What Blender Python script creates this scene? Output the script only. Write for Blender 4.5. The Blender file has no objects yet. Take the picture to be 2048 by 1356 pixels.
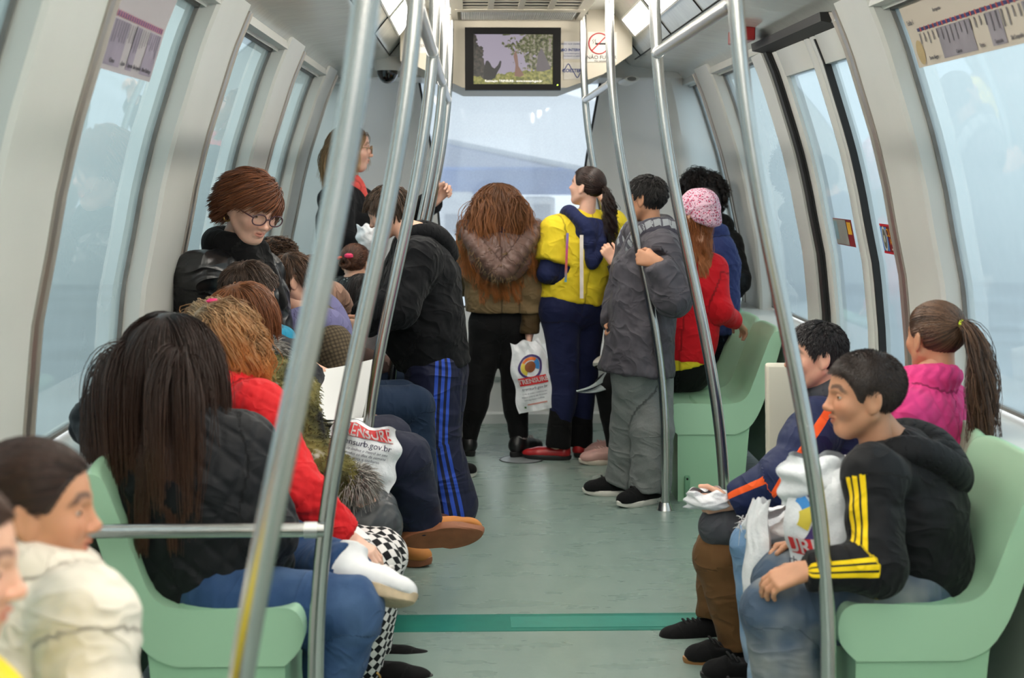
import bpy, math, random
import numpy as np
from mathutils import Vector, Matrix

C = bpy.context.scene.collection
SC = bpy.context.scene
rnd = random.Random(7)

# ---------------------------------------------------------------- camera, sky, exposure
CAM = np.array((0.0, 0.0, 1.44)); FPX = 3050.0
YAW = math.atan(79 / FPX); PIT = -math.atan(330 / FPX)
cf = np.array((math.sin(YAW) * math.cos(PIT), math.cos(YAW) * math.cos(PIT), math.sin(PIT)))
cr = np.array((math.cos(YAW), -math.sin(YAW), 0.0)); cu = np.cross(cr, cf)
cd = bpy.data.cameras.new('camera'); cam = bpy.data.objects.new('camera', cd); C.objects.link(cam)
cam.matrix_world = Matrix([[cr[i], cu[i], -cf[i], CAM[i]] for i in range(3)] + [[0, 0, 0, 1]])
cd.sensor_width = 36.0; cd.lens = FPX / 2048 * 36; cd.clip_start = .05; cd.clip_end = 400
cd.dof.use_dof = True; cd.dof.focus_distance = 5.6; cd.dof.aperture_fstop = 4.0
SC.camera = cam

def P(px, py, Y):
    """world point at depth Y that lies on the sight line through photo pixel px, py"""
    v = cr * ((px - 1024) / FPX) - cu * ((py - 678) / FPX) + cf
    return CAM + v * (Y / v[1])

W = bpy.data.worlds.new('overcast_sky'); SC.world = W; W.use_nodes = True
nt = W.node_tree; nt.nodes.clear()
_o = nt.nodes.new('ShaderNodeOutputWorld'); _b = nt.nodes.new('ShaderNodeBackground')
_t = nt.nodes.new('ShaderNodeTexCoord'); _s = nt.nodes.new('ShaderNodeSeparateXYZ')
_r = nt.nodes.new('ShaderNodeValToRGB'); _m = nt.nodes.new('ShaderNodeMapRange')
nt.links.new(_t.outputs['Generated'], _s.inputs[0]); nt.links.new(_s.outputs['Z'], _m.inputs[0])
_m.inputs[1].default_value = -1; _m.inputs[2].default_value = 1
nt.links.new(_m.outputs[0], _r.inputs[0]); nt.links.new(_r.outputs[0], _b.inputs[0]); nt.links.new(_b.outputs[0], _o.inputs[0])
cr_ = _r.color_ramp
cr_.elements[0].position = .30; cr_.elements[0].color = (.16, .20, .24, 1)
cr_.elements[1].position = .58; cr_.elements[1].color = (.86, .93, .97, 1)
for _p, _c in ((.46, (.36, .41, .45, 1)), (.50, (.62, .69, .73, 1)), (.9, (1, 1.03, 1.05, 1))):
    e = cr_.elements.new(_p); e.color = _c
_b.inputs[1].default_value = 1.12
SC.view_settings.view_transform = 'Standard'; SC.view_settings.look = 'None'
SC.view_settings.exposure = 1.0; SC.view_settings.gamma = 1; SC.view_settings.use_curve_mapping = False
SC.cycles.use_denoising = True; SC.cycles.max_bounces = 10; SC.cycles.transparent_max_bounces = 16
SC.cycles.sample_clamp_indirect = 6; SC.cycles.caustics_reflective = False; SC.cycles.caustics_refractive = False

# ---------------------------------------------------------------- small helpers
def lin(r, g, b):
    f = lambda c: c / 12.92 if c <= .04045 else ((c + .055) / 1.055) ** 2.4
    return (f(r / 255), f(g / 255), f(b / 255), 1)
def nrm(v):
    v = np.asarray(v, float); return v / (np.linalg.norm(v) + 1e-12)
def smooth(a, b, x):
    t = np.clip((x - a) / (b - a), 0, 1); return t * t * (3 - 2 * t)

ORG = {}
def obj(name, V, F, m=None, parent=None, org=None, smooth_=True, mats=None, fm=None, at=None, uv=None):
    """one mesh object; V in world metres; children keep their parent's origin"""
    V = np.asarray(V, float)
    if parent is not None: o0 = ORG[parent.name]
    elif org is not None: o0 = np.asarray(org, float)
    else:
        lo, hi = V.min(0), V.max(0); o0 = np.array(((lo[0] + hi[0]) / 2, (lo[1] + hi[1]) / 2, lo[2]))
    me = bpy.data.meshes.new(name)
    V = V - o0
    if isinstance(F, np.ndarray):
        n, k = F.shape
        me.vertices.add(len(V)); me.vertices.foreach_set('co', V.astype(np.float32).ravel())
        me.loops.add(n * k); me.loops.foreach_set('vertex_index', F.astype(np.int32).ravel())
        me.polygons.add(n); me.polygons.foreach_set('loop_start', np.arange(n, dtype=np.int32) * k)
        me.update(calc_edges=True); me.validate()
    else:
        me.from_pydata([tuple(v) for v in V], [], F); me.update()
    for mm in (mats or ([m] if m else [])): me.materials.append(mm)
    if fm is not None: me.polygons.foreach_set('material_index', np.asarray(fm, np.int32))
    if smooth_: me.polygons.foreach_set('use_smooth', np.ones(len(me.polygons), bool))
    for an, av in (at or {}).items():
        av = np.asarray(av, np.float32)
        if av.ndim == 1:
            a = me.attributes.new(an, 'FLOAT', 'POINT'); a.data.foreach_set('value', av)
        else:
            a = me.attributes.new(an, 'FLOAT_VECTOR', 'POINT'); a.data.foreach_set('vector', av.ravel())
    o = bpy.data.objects.new(name, me); C.objects.link(o)
    if parent is not None: o.parent = parent; ORG[o.name] = o0
    else: o.location = o0; ORG[o.name] = o0
    return o
def empty(name, loc):
    o = bpy.data.objects.new(name, None); C.objects.link(o); o.location = tuple(loc)
    o.empty_display_size = .1; ORG[o.name] = np.asarray(loc, float); return o
def tag(o, label=None, cat=None, group=None, kind=None):
    for k, v in (('label', label), ('category', cat), ('group', group), ('kind', kind)):
        if v: o[k] = v
    return o
def bevel(o, w, seg=2, ang=40):
    m = o.modifiers.new('bevel', 'BEVEL'); m.width = w; m.segments = seg; m.limit_method = 'ANGLE'; m.angle_limit = math.radians(ang)
    return o
def shade_flat(o, ang=35):
    o.data.polygons.foreach_set('use_smooth', np.ones(len(o.data.polygons), bool))
    try: o.data.set_sharp_from_angle(angle=math.radians(ang))
    except Exception: pass
    return o

class MB:
    """collects shapes for ONE mesh object"""
    def __init__(s): s.V = []; s.F = []; s.M = []
    def add(s, V, F, mi=0):
        n = len(s.V); s.V += [tuple(map(float, v)) for v in V]; s.F += [[i + n for i in f] for f in F]; s.M += [mi] * len(F); return s
    def box(s, lo, hi, mi=0):
        x0, y0, z0 = lo; x1, y1, z1 = hi
        return s.add([(x0, y0, z0), (x1, y0, z0), (x1, y1, z0), (x0, y1, z0), (x0, y0, z1), (x1, y0, z1), (x1, y1, z1), (x0, y1, z1)],
                     [(0, 3, 2, 1), (4, 5, 6, 7), (0, 1, 5, 4), (1, 2, 6, 5), (2, 3, 7, 6), (3, 0, 4, 7)], mi)
    def obox(s, c, ax, ay, az, mi=0):
        c = np.asarray(c, float); ax, ay, az = map(np.asarray, (ax, ay, az))
        V = [c + i * ax + j * ay + k * az for k in (-1, 1) for i, j in ((-1, -1), (1, -1), (1, 1), (-1, 1))]
        return s.add(V, [(0, 3, 2, 1), (4, 5, 6, 7), (0, 1, 5, 4), (1, 2, 6, 5), (2, 3, 7, 6), (3, 0, 4, 7)], mi)
    def grid(s, G, mi=0, cu=False, cv=False):
        """G[i][j] points -> quads"""
        a, b = len(G), len(G[0]); V = [p for r in G for p in r]; F = []
        for i in range(a if cu else a - 1):
            for j in range(b if cv else b - 1):
                i2, j2 = (i + 1) % a, (j + 1) % b
                F.append((i * b + j, i2 * b + j, i2 * b + j2, i * b + j2))
        return s.add(V, F, mi)
    def loft(s, rings, mi=0, caps=True):
        """closed rings"""
        a, b = len(rings), len(rings[0]); n = len(s.V)
        s.grid(rings, mi, False, True)
        if caps:
            s.F.append([n + j for j in range(b)]); s.M.append(mi)
            s.F.append([n + (a - 1) * b + j for j in reversed(range(b))]); s.M.append(mi)
        return s
    def tube(s, pts, r, k=12, mi=0):
        V, F = tube(pts, r, k); return s.add(V, F, mi)
    def build(s, name, m=None, parent=None, **kw):
        o = obj(name, s.V, s.F, m, parent, fm=s.M if kw.get('mats') else None, **kw); return shade_flat(o)

def tube(pts, r, k=12, caps=True):
    pts = np.asarray(pts, float); n = len(pts)
    r = np.full(n, r) if np.isscalar(r) else np.asarray(r, float)
    T = np.gradient(pts, axis=0); T /= np.linalg.norm(T, axis=1)[:, None] + 1e-12
    a = np.cross(T[0], (0, 0, 1)); a = a if np.linalg.norm(a) > .1 else np.cross(T[0], (0, 1, 0)); a = nrm(a)
    V = []
    for i in range(n):
        a = nrm(a - T[i] * a.dot(T[i])); b = np.cross(T[i], a)
        V += [pts[i] + r[i] * (math.cos(t) * a + math.sin(t) * b) for t in np.arange(k) * 2 * math.pi / k]
    F = [(i * k + j, i * k + (j + 1) % k, (i + 1) * k + (j + 1) % k, (i + 1) * k + j) for i in range(n - 1) for j in range(k)]
    if caps: F += [tuple(reversed(range(k))), tuple((n - 1) * k + j for j in range(k))]
    return V, F
def spline(pts, n=40):
    pts = np.asarray(pts, float); t = np.linspace(0, len(pts) - 1, n); out = []
    m = len(pts)
    for u in t:
        i = min(int(u), m - 2); f = u - i
        p0, p1, p2, p3 = pts[max(i - 1, 0)], pts[i], pts[i + 1], pts[min(i + 2, m - 1)]
        out.append(.5 * (2 * p1 + (p2 - p0) * f + (2 * p0 - 5 * p1 + 4 * p2 - p3) * f * f + (3 * p1 - p0 - 3 * p2 + p3) * f ** 3))
    return np.array(out)

# ---------------------------------------------------------------- materials
MATS = {}
class NT:
    def __init__(s, name):
        s.m = bpy.data.materials.new(name); s.m.use_nodes = True; s.t = s.m.node_tree
        s.b = s.t.nodes['Principled BSDF']; s.o = s.t.nodes['Material Output']
    def n(s, ty, **kw):
        x = s.t.nodes.new('ShaderNode' + ty)
        for k, v in kw.items(): setattr(x, k, v)
        return x
    def l(s, a, b): s.t.links.new(a, b)
    def val(s, sock, v):
        if hasattr(v, 'links') or hasattr(v, 'is_linked'): s.l(v, sock)
        else: sock.default_value = v
    def math(s, op, a, b=None, c=None):
        x = s.n('Math', operation=op); s.val(x.inputs[0], a)
        if b is not None: s.val(x.inputs[1], b)
        if c is not None: s.val(x.inputs[2], c)
        return x.outputs[0]
    def mix(s, f, a, b):
        x = s.n('Mix', data_type='RGBA'); s.val(x.inputs[0], f); s.val(x.inputs[6], a); s.val(x.inputs[7], b); return x.outputs[2]
    def noise(s, scale, detail=3, vec=None, rough=.55, dist=0):
        x = s.n('TexNoise'); x.inputs['Scale'].default_value = scale; x.inputs['Detail'].default_value = detail
        x.inputs['Roughness'].default_value = rough; x.inputs['Distortion'].default_value = dist
        s.l(vec if vec is not None else s.coord(), x.inputs['Vector']); return x.outputs['Fac']
    def coord(s, scale=None):
        if not hasattr(s, '_c'): s._c = s.n('TexCoord').outputs['Object']
        if scale is None: return s._c
        x = s.n('Mapping'); x.inputs['Scale'].default_value = scale; s.l(s._c, x.inputs['Vector']); return x.outputs[0]
    def attr(s, name):
        return s.n('Attribute', attribute_name=name)
    def luv(s):
        a = s.attr('luv'); x = s.n('SeparateXYZ'); s.l(a.outputs['Vector'], x.inputs[0]); return x.outputs
    def ramp(s, f, *stops):
        x = s.n('ValToRGB'); e = x.color_ramp.elements
        while len(e) < len(stops): e.new(.5)
        for k, (p, c) in enumerate(stops): e[k].position = p; e[k].color = c
        s.l(f, x.inputs[0]); return x.outputs[0]
    def bump(s, h, st=.3, dist=.01):
        x = s.n('Bump'); x.inputs['Strength'].default_value = st; x.inputs['Distance'].default_value = dist
        s.l(h, x.inputs['Height']); s.l(x.outputs[0], s.b.inputs['Normal'])
def mat(name, col, rough=.5, metal=0, spec=.5, noise=None, bump=None, sheen=0, coat=0, emit=None, var=.25):
    """plain procedural material: colour with noise variation and bump"""
    if name in MATS: return MATS[name]
    t = NT(name); b = t.b
    b.inputs['Roughness'].default_value = rough; b.inputs['Metallic'].default_value = metal
    b.inputs['Specular IOR Level'].default_value = spec; b.inputs['Sheen Weight'].default_value = sheen
    b.inputs['Coat Weight'].default_value = coat
    f = t.noise(noise or 6, 4)
    dk = tuple(c * (1 - var) for c in col[:3]) + (1,); lt = tuple(min(1, c * (1 + var * .6)) for c in col[:3]) + (1,)
    t.l(t.ramp(f, (.3, dk), (.7, lt)), b.inputs['Base Color'])
    if bump: t.bump(t.noise(bump[0], 4), bump[1], bump[2] if len(bump) > 2 else .01)
    if emit: b.inputs['Emission Color'].default_value = emit[0]; b.inputs['Emission Strength'].default_value = emit[1]
    MATS[name] = t.m; return t.m

# ---------------------------------------------------------------- implicit surfaces
class Cap:
    """tapered capsule, optionally flattened by f along n"""
    def __init__(s, a, b, ra, rb=None, n=None, f=1.0, k=.03, ref=None, lid=0, v0=0.0):
        s.a = np.asarray(a, float); s.b = np.asarray(b, float); s.ra = ra; s.rb = ra if rb is None else rb
        s.ba = s.b - s.a; s.L = np.linalg.norm(s.ba) + 1e-9; s.w = s.ba / s.L; s.k = k; s.f = f; s.lid = lid; s.v0 = v0
        s.n = None; s.R0 = (s.ra + s.rb) / 2
        if n is not None:
            n = np.asarray(n, float); n = n - s.w * n.dot(s.w)
            if np.linalg.norm(n) > 1e-3: s.n = nrm(n)
        rf = np.asarray(ref if ref is not None else (n if n is not None else (0, -1, 0.01)), float)
        rf = rf - s.w * rf.dot(s.w)
        if np.linalg.norm(rf) < 1e-3: rf = np.cross(s.w, (1, 0.3, 0.2))
        s.e1 = nrm(rf); s.e2 = np.cross(s.w, s.e1)
        R = max(s.ra, s.rb) * max(1, f); s.lo = np.minimum(s.a, s.b) - R; s.hi = np.maximum(s.a, s.b) + R
    def q(s, P_):
        pa = P_ - s.a; t = np.clip(pa @ s.ba / s.L ** 2, 0, 1); q = pa - t[..., None] * s.ba
        if s.n is not None and s.f != 1:
            dn = q @ s.n; q = q + (dn / s.f - dn)[..., None] * s.n
        return q, t
    def d(s, P_):
        q, t = s.q(P_); return (np.sqrt((q * q).sum(-1)) - (s.ra + (s.rb - s.ra) * t)) * min(1, s.f)
    def uv(s, P_):
        q, t = s.q(P_); tt = (P_ - s.a) @ s.w
        return np.stack((np.arctan2(q @ s.e2, q @ s.e1) * s.R0, s.v0 + tt, np.full(len(P_), float(s.lid))), 1)
class Ell:
    def __init__(s, c, r, R=None, k=.03, lid=0):
        s.c = np.asarray(c, float); s.r = np.asarray((r, r, r) if np.isscalar(r) else r, float); s.R = np.eye(3) if R is None else np.asarray(R, float)
        s.k = k; s.lid = lid; m = s.r.max(); s.lo = s.c - m; s.hi = s.c + m
    def d(s, P_):
        p = (P_ - s.c) @ s.R
        k0 = np.sqrt(((p / s.r) ** 2).sum(-1)); k1 = np.sqrt(((p / s.r ** 2) ** 2).sum(-1)) + 1e-9
        return k0 * (k0 - 1) / k1
    def uv(s, P_):
        p = (P_ - s.c) @ s.R; return np.stack((np.arctan2(p[:, 0], p[:, 1]) * s.r[0], p[:, 2], np.full(len(P_), float(s.lid))), 1)
class Box:
    def __init__(s, c, half, R=None, r=.01, k=.01, lid=0):
        s.c = np.asarray(c, float); s.h = np.asarray(half, float); s.R = np.eye(3) if R is None else np.asarray(R, float); s.r = r; s.k = k; s.lid = lid
        m = np.linalg.norm(s.h); s.lo = s.c - m; s.hi = s.c + m
    def d(s, P_):
        p = np.abs((P_ - s.c) @ s.R) - (s.h - s.r)
        return np.sqrt((np.maximum(p, 0) ** 2).sum(-1)) + np.minimum(p.max(-1), 0) - s.r
    def uv(s, P_):
        p = (P_ - s.c) @ s.R; return np.stack((p[:, 0], p[:, 2], np.full(len(P_), float(s.lid))), 1)
class Chain:
    """smooth chain of capsules"""
    def __init__(s, pts, rad, k=.01, **kw):
        rad = [rad] * len(pts) if np.isscalar(rad) else rad
        s.c = [Cap(pts[i], pts[i + 1], rad[i], rad[i + 1], **kw) for i in range(len(pts) - 1)]; s.k = k; s.lid = kw.get('lid', 0)
        s.lo = np.min([c.lo for c in s.c], 0); s.hi = np.max([c.hi for c in s.c], 0)
    def d(s, P_): return np.min([c.d(P_) for c in s.c], 0)
    def uv(s, P_): return s.c[0].uv(P_)

def field(prims, h, sub=(), cuts=(), noise=None, pad=3):
    lo = np.min([p.lo for p in prims], 0) - pad * h; hi = np.max([p.hi for p in prims], 0) + pad * h
    n = np.ceil((hi - lo) / h).astype(int) + 1
    ax = [lo[i] + h * np.arange(n[i]) for i in range(3)]
    D = np.full(tuple(n), .5, np.float64)
    def sl(p, ex):
        i0 = np.clip(((p.lo - ex - lo) / h).astype(int), 0, n - 1); i1 = np.clip(((p.hi + ex - lo) / h).astype(int) + 2, 1, n)
        S = tuple(slice(a, b) for a, b in zip(i0, i1))
        g = np.stack(np.meshgrid(*[ax[i][S[i]] for i in range(3)], indexing='ij'), -1)
        return S, g
    for p in prims:
        S, g = sl(p, p.k * 1.0 + 2 * h)
        d = p.d(g); k = p.k; A = D[S]; t = np.clip(.5 + .5 * (A - d) / k, 0, 1)
        D[S] = A * (1 - t) + d * t - k * t * (1 - t)
    for p in sub:
        S, g = sl(p, p.k + 2 * h)
        d = -p.d(g); k = p.k; A = D[S]; t = np.clip(.5 - .5 * (A - d) / k, 0, 1)
        D[S] = A * (1 - t) + d * t + k * t * (1 - t)
    for o, nn, rad in cuts:
        o = np.asarray(o, float); nn = nrm(nn); c = Ell(o, rad if rad else 3.0)
        S, g = sl(c, h)
        d = (g - o) @ nn; m = ((g - o) ** 2).sum(-1) < (rad or 9) ** 2
        D[S] = np.where(m, np.maximum(D[S], d), D[S])
    return D, lo, h
def nets(D, lo, h):
    """surface nets"""
    S = D < 0
    c = np.zeros(tuple(np.array(D.shape) - 1), np.int8)
    offs = [(i, j, k) for i in (0, 1) for j in (0, 1) for k in (0, 1)]
    sh = c.shape
    for o in offs: c += S[o[0]:o[0] + sh[0], o[1]:o[1] + sh[1], o[2]:o[2] + sh[2]]
    act = (c > 0) & (c < 8); I = np.argwhere(act)
    idx = np.full(sh, -1, np.int64); idx[act] = np.arange(len(I))
    vals = np.stack([D[I[:, 0] + o[0], I[:, 1] + o[1], I[:, 2] + o[2]] for o in offs], 1); oa = np.array(offs, float)
    pos = np.zeros((len(I), 3)); cnt = np.zeros(len(I))
    for a in range(8):
        for b in range(a + 1, 8):
            if abs(oa[a] - oa[b]).sum() != 1: continue
            va, vb = vals[:, a], vals[:, b]; m = (va < 0) != (vb < 0)
            t = np.where(m, va / np.where(va == vb, 1, va - vb), 0)
            pos += np.where(m[:, None], oa[a] + t[:, None] * (oa[b] - oa[a]), 0); cnt += m
    V = lo + h * (I + pos / np.maximum(cnt, 1)[:, None])
    F = []
    for ax in range(3):
        A = [slice(None)] * 3; B = [slice(None)] * 3; A[ax] = slice(0, -1); B[ax] = slice(1, None)
        s0, s1 = S[tuple(A)], S[tuple(B)]; E = np.argwhere(s0 != s1)
        u, v = [(1, 2), (2, 0), (0, 1)][ax]
        E = E[(E[:, u] > 0) & (E[:, v] > 0) & (E[:, u] < D.shape[u] - 1) & (E[:, v] < D.shape[v] - 1)]
        q = []
        for du, dv in ((-1, -1), (0, -1), (0, 0), (-1, 0)):
            e = E.copy(); e[:, u] += du; e[:, v] += dv; q.append(idx[e[:, 0], e[:, 1], e[:, 2]])
        q = np.stack(q, 1); fl = ~s0[E[:, 0], E[:, 1], E[:, 2]]
        q[fl] = q[fl][:, ::-1]; F.append(q)
    F = np.concatenate(F); F = F[(F >= 0).all(1)]
    return V, F
def vnormals(V, F):
    n = np.cross(V[F[:, 2]] - V[F[:, 0]], V[F[:, 3]] - V[F[:, 1]]); N = np.zeros_like(V)
    for k in range(4): np.add.at(N, F[:, k], n)
    return N / (np.linalg.norm(N, axis=1)[:, None] + 1e-12)
def relax(V, F, it=1, w=.5):
    for _ in range(it):
        A = np.zeros_like(V); c = np.zeros(len(V))
        for a, b in ((0, 1), (1, 2), (2, 3), (3, 0)):
            np.add.at(A, F[:, a], V[F[:, b]]); np.add.at(A, F[:, b], V[F[:, a]])
            np.add.at(c, F[:, a], 1); np.add.at(c, F[:, b], 1)
        V = V * (1 - w) + w * A / np.maximum(c, 1)[:, None]
    return V
def snoise(V, freq, seed=0, oct=3):
    g = np.random.RandomState(seed); out = 0; a = 1
    for o in range(oct):
        for _ in range(4):
            d = g.normal(size=3); d /= np.linalg.norm(d)
            out = out + a * np.sin(V @ d * freq * 2 * math.pi * g.uniform(.7, 1.3) + g.uniform(0, 6.28))
        a *= .5; freq *= 2
    return out / 5
def implicit(prims, h, sub=(), cuts=(), it=1):
    V, F = nets(*field(prims, h, sub, cuts)); return (relax(V, F, it) if it else V), F
def luv(prims, V):
    d = np.stack([p.d(V) for p in prims], 1); b = d.argmin(1); out = np.zeros((len(V), 3))
    for i, p in enumerate(prims):
        m = b == i
        if m.any(): out[m] = p.uv(V[m])
    return out
def textmesh(name, s, size, c, ux, uz, m, parent=None, ext=.0008, align='CENTER', bold=0, at=None):
    """text lying in the plane ux (reading direction), uz (up), centred at c"""
    cu_ = bpy.data.curves.new(name, 'FONT'); cu_.body = s; cu_.size = size; cu_.align_x = align; cu_.align_y = 'CENTER'; cu_.extrude = ext; cu_.offset = bold
    cu_.resolution_u = 3
    o = bpy.data.objects.new(name, cu_); C.objects.link(o)
    me = bpy.data.meshes.new_from_object(o.evaluated_get(bpy.context.evaluated_depsgraph_get()))
    V = np.array([v.co[:] for v in me.vertices]) if len(me.vertices) else np.zeros((1, 3)); F = [list(p.vertices) for p in me.polygons]
    bpy.data.objects.remove(o); bpy.data.curves.remove(cu_); bpy.data.meshes.remove(me)
    ux = nrm(ux); uz = nrm(uz); un = np.cross(ux, uz); X = np.asarray(c) + V[:, :1] * ux + V[:, 1:2] * uz + V[:, 2:3] * un
    return shade_flat(obj(name, X, F, m, parent))

# ================================================================ THE CAR (setting)
CX = 0.23; Y0, Y1 = -2.6, 8.95
WZ = np.array((0, .6, .82, 1.09, 1.26, 1.394, 1.555, 1.73, 1.85, 2.0, 2.1)); WW = np.array((1.2, 1.27, 1.265, 1.235, 1.197, 1.17, 1.128, 1.07, 1.03, .965, .92))
def ww(z): return float(np.interp(z, WZ, WW))
zz = lambda a, b, n: np.linspace(a, b, n)

M_white = mat('warm_white_panel', lin(206, 207, 202), .38, spec=.5, noise=2, var=.05, bump=(4, .05, .02))
M_white2 = mat('white_moulded_panel', lin(240, 240, 238), .35, noise=1.5, var=.04)
M_ceil = mat('glossy_ceiling_panel', lin(196, 199, 194), .16, spec=.6, noise=2.5, var=.06, bump=(2.2, .25, .03))
M_beige = mat('beige_panel', lin(196, 188, 170), .45, noise=2, var=.06)
M_trim = mat('dull_aluminium_strip', lin(176, 168, 160), .32, .75, noise=3, var=.12)
M_gasket = mat('grey_gasket', lin(120, 118, 114), .5, noise=12)
M_black = mat('black_rubber', lin(22, 22, 23), .55, noise=20)
M_steel = mat('brushed_steel', lin(196, 196, 194), .24, 1, noise=9, var=.08, bump=(160, .04, .002))
M_rail = mat('satin_rail', lin(205, 206, 206), .3, .85, noise=9, var=.06)
M_blackplastic = mat('black_plastic', lin(13, 12, 12), .5, spec=.15, noise=20)
M_paper = mat('white_paper', lin(236, 236, 234), .6, noise=3, var=.03)
M_dark = mat('dark_gap', lin(14, 14, 15), .8)

def mk_floor():
    t = NT('green_grey_vinyl'); v = t.coord((1.6, 4.2, 1)); v2 = t.coord((5, 1.6, 1))
    a = t.noise(2.6, 3, v, .55); b = t.noise(4, 3, v2, .5); c = t.noise(60, 2)
    col = t.mix(t.math('MULTIPLY', t.math('ADD', a, b), .5), lin(114, 134, 126), lin(150, 168, 160))
    col = t.mix(t.math('MULTIPLY', c, .18), col, lin(80, 110, 105)); t.l(col, t.b.inputs['Base Color'])
    t.l(t.math('MULTIPLY_ADD', a, .08, .24), t.b.inputs['Roughness']); t.b.inputs['Specular IOR Level'].default_value = .55
    t.bump(t.noise(35, 3), .04, .01); return t.m
M_floor = mk_floor()
M_stripe = mat('teal_vinyl', lin(44, 122, 108), .3, noise=14, var=.12)

def pane_mat(name, tint, haze, hz=(190, 205, 212), grain=0.0, refl=1.5):
    """film-coated glass: tinted see-through, a little dust haze, mirror by fresnel"""
    t = NT(name); t.t.nodes.remove(t.b)
    tr = t.n('BsdfTransparent'); tr.inputs[0].default_value = tint
    di = t.n('BsdfTranslucent'); di.inputs[0].default_value = lin(*hz)
    d2 = t.n('BsdfDiffuse'); d2.inputs[0].default_value = lin(*hz)
    md = t.n('MixShader'); md.inputs[0].default_value = .35; t.l(di.outputs[0], md.inputs[1]); t.l(d2.outputs[0], md.inputs[2])
    m1 = t.n('MixShader')
    f = t.math('MULTIPLY_ADD', t.noise(2.5, 4), .5, .7)
    if grain: f = t.math('ADD', f, t.math('MULTIPLY', t.noise(140, 2), grain))
    t.l(t.math('MULTIPLY', f, haze), m1.inputs[0]); t.l(tr.outputs[0], m1.inputs[1]); t.l(md.outputs[0], m1.inputs[2])
    gl = t.n('BsdfGlossy'); gl.inputs['Roughness'].default_value = .02; gl.inputs[0].default_value = (.9, .95, .97, 1)
    ge = t.n('NewGeometry'); dp = t.n('VectorMath', operation='DOT_PRODUCT'); t.l(ge.outputs['Incoming'], dp.inputs[0]); t.l(ge.outputs['Normal'], dp.inputs[1])
    r0 = ((refl - 1) / (refl + 1)) ** 2; fr_ = t.math('MULTIPLY_ADD', t.math('POWER', t.math('SUBTRACT', 1.0, t.math('ABSOLUTE', dp.outputs['Value'])), 5.0), 1 - r0, r0)
    m2 = t.n('MixShader'); t.l(fr_, m2.inputs[0]); t.l(m1.outputs[0], m2.inputs[1]); t.l(gl.outputs[0], m2.inputs[2])
    t.l(m2.outputs[0], t.o.inputs[0]); return t.m
M_glass = pane_mat('tinted_side_glass', (.52, .62, .64, 1), .50, (190, 208, 214), refl=1.5)
M_glass_l = pane_mat('tinted_left_glass', (.40, .48, .48, 1), .46, (180, 200, 198), refl=1.55)
M_glass_f = pane_mat('dusty_end_glass', (.86, .90, .93, 1), .36, (222, 228, 234), .35)

# floor
fl = obj('floor', *(lambda m: (m.V, m.F))(MB().box((CX - 1.3, Y0, -.06), (CX + 1.3, Y1 + .1, 0))), m=M_floor, smooth_=False); tag(fl, kind='structure')
st = MB(); st.box((CX - 1.2, 4.70, 0), (CX + 1.2, 4.885, .002)); st.build('floor_stripe', M_stripe, fl)
st = MB(); st.box((.12, 4.73, .002), (.75, 4.85, .0035)); st.build('hatch_patch', mat('teal_patch', lin(62, 138, 124), .3, noise=20, var=.1), fl)
def disc_rings(m, c, rs, zs, n=40):
    m.grid([[(c[0] + r * math.cos(a), c[1] + r * math.sin(a), z) for a in np.arange(n) * 2 * math.pi / n] for r, z in zip(rs, zs)], cv=True)
hp = MB(); disc_rings(hp, (.245, 7.62), (.001, .104), (.002, .002)); fh = hp.build('floor_socket', mat('dull_grey_plate', lin(150, 158, 160), .35, .2), fl)
hp = MB(); disc_rings(hp, (.245, 7.62), (.104, .107, .112, .113), (.0022, .004, .004, .0005)); hp.build('socket_ring', mat('dark_ring', lin(70, 75, 76), .4, .5), fh)

# ceiling: one profile carried along the car
CP = [(-1.03, 1.94), (-.985, 1.99), (-.95, 2.02), (-.69, 2.055), (-.665, 2.07), (-.50, 2.27), (-.46, 2.285), (.46, 2.285), (.50, 2.27), (.665, 2.07), (.69, 2.055), (.95, 2.02), (.985, 1.99), (1.03, 1.94)]
cm = MB(); ys = np.linspace(Y0, Y1, 24)
cm.grid([[(CX + x, y, z) for x, z in CP] for y in ys]); cm.box((CX - 1.2, Y0, 2.33), (CX + 1.2, Y1 + .5, 2.4))
ce = cm.build('ceiling', M_ceil); tag(ce, kind='structure')
# dark seams between the sloped lamp panels and along the cove
sm = MB()
for s in (-1, 1):
    for y in (6.0, 6.95, 8.2):
        sm.obox((CX + s * .5825, y, 2.1675), (s * .0830, 0, -.1), (0, .003, 0), (-s * .003, 0, -.0022))
    sm.box((CX + s * .668 - .003, 2, 2.066), (CX + s * .668 + .003, 8.5, 2.072)); 
sm.build('panel_seam', M_dark, ce)

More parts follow.
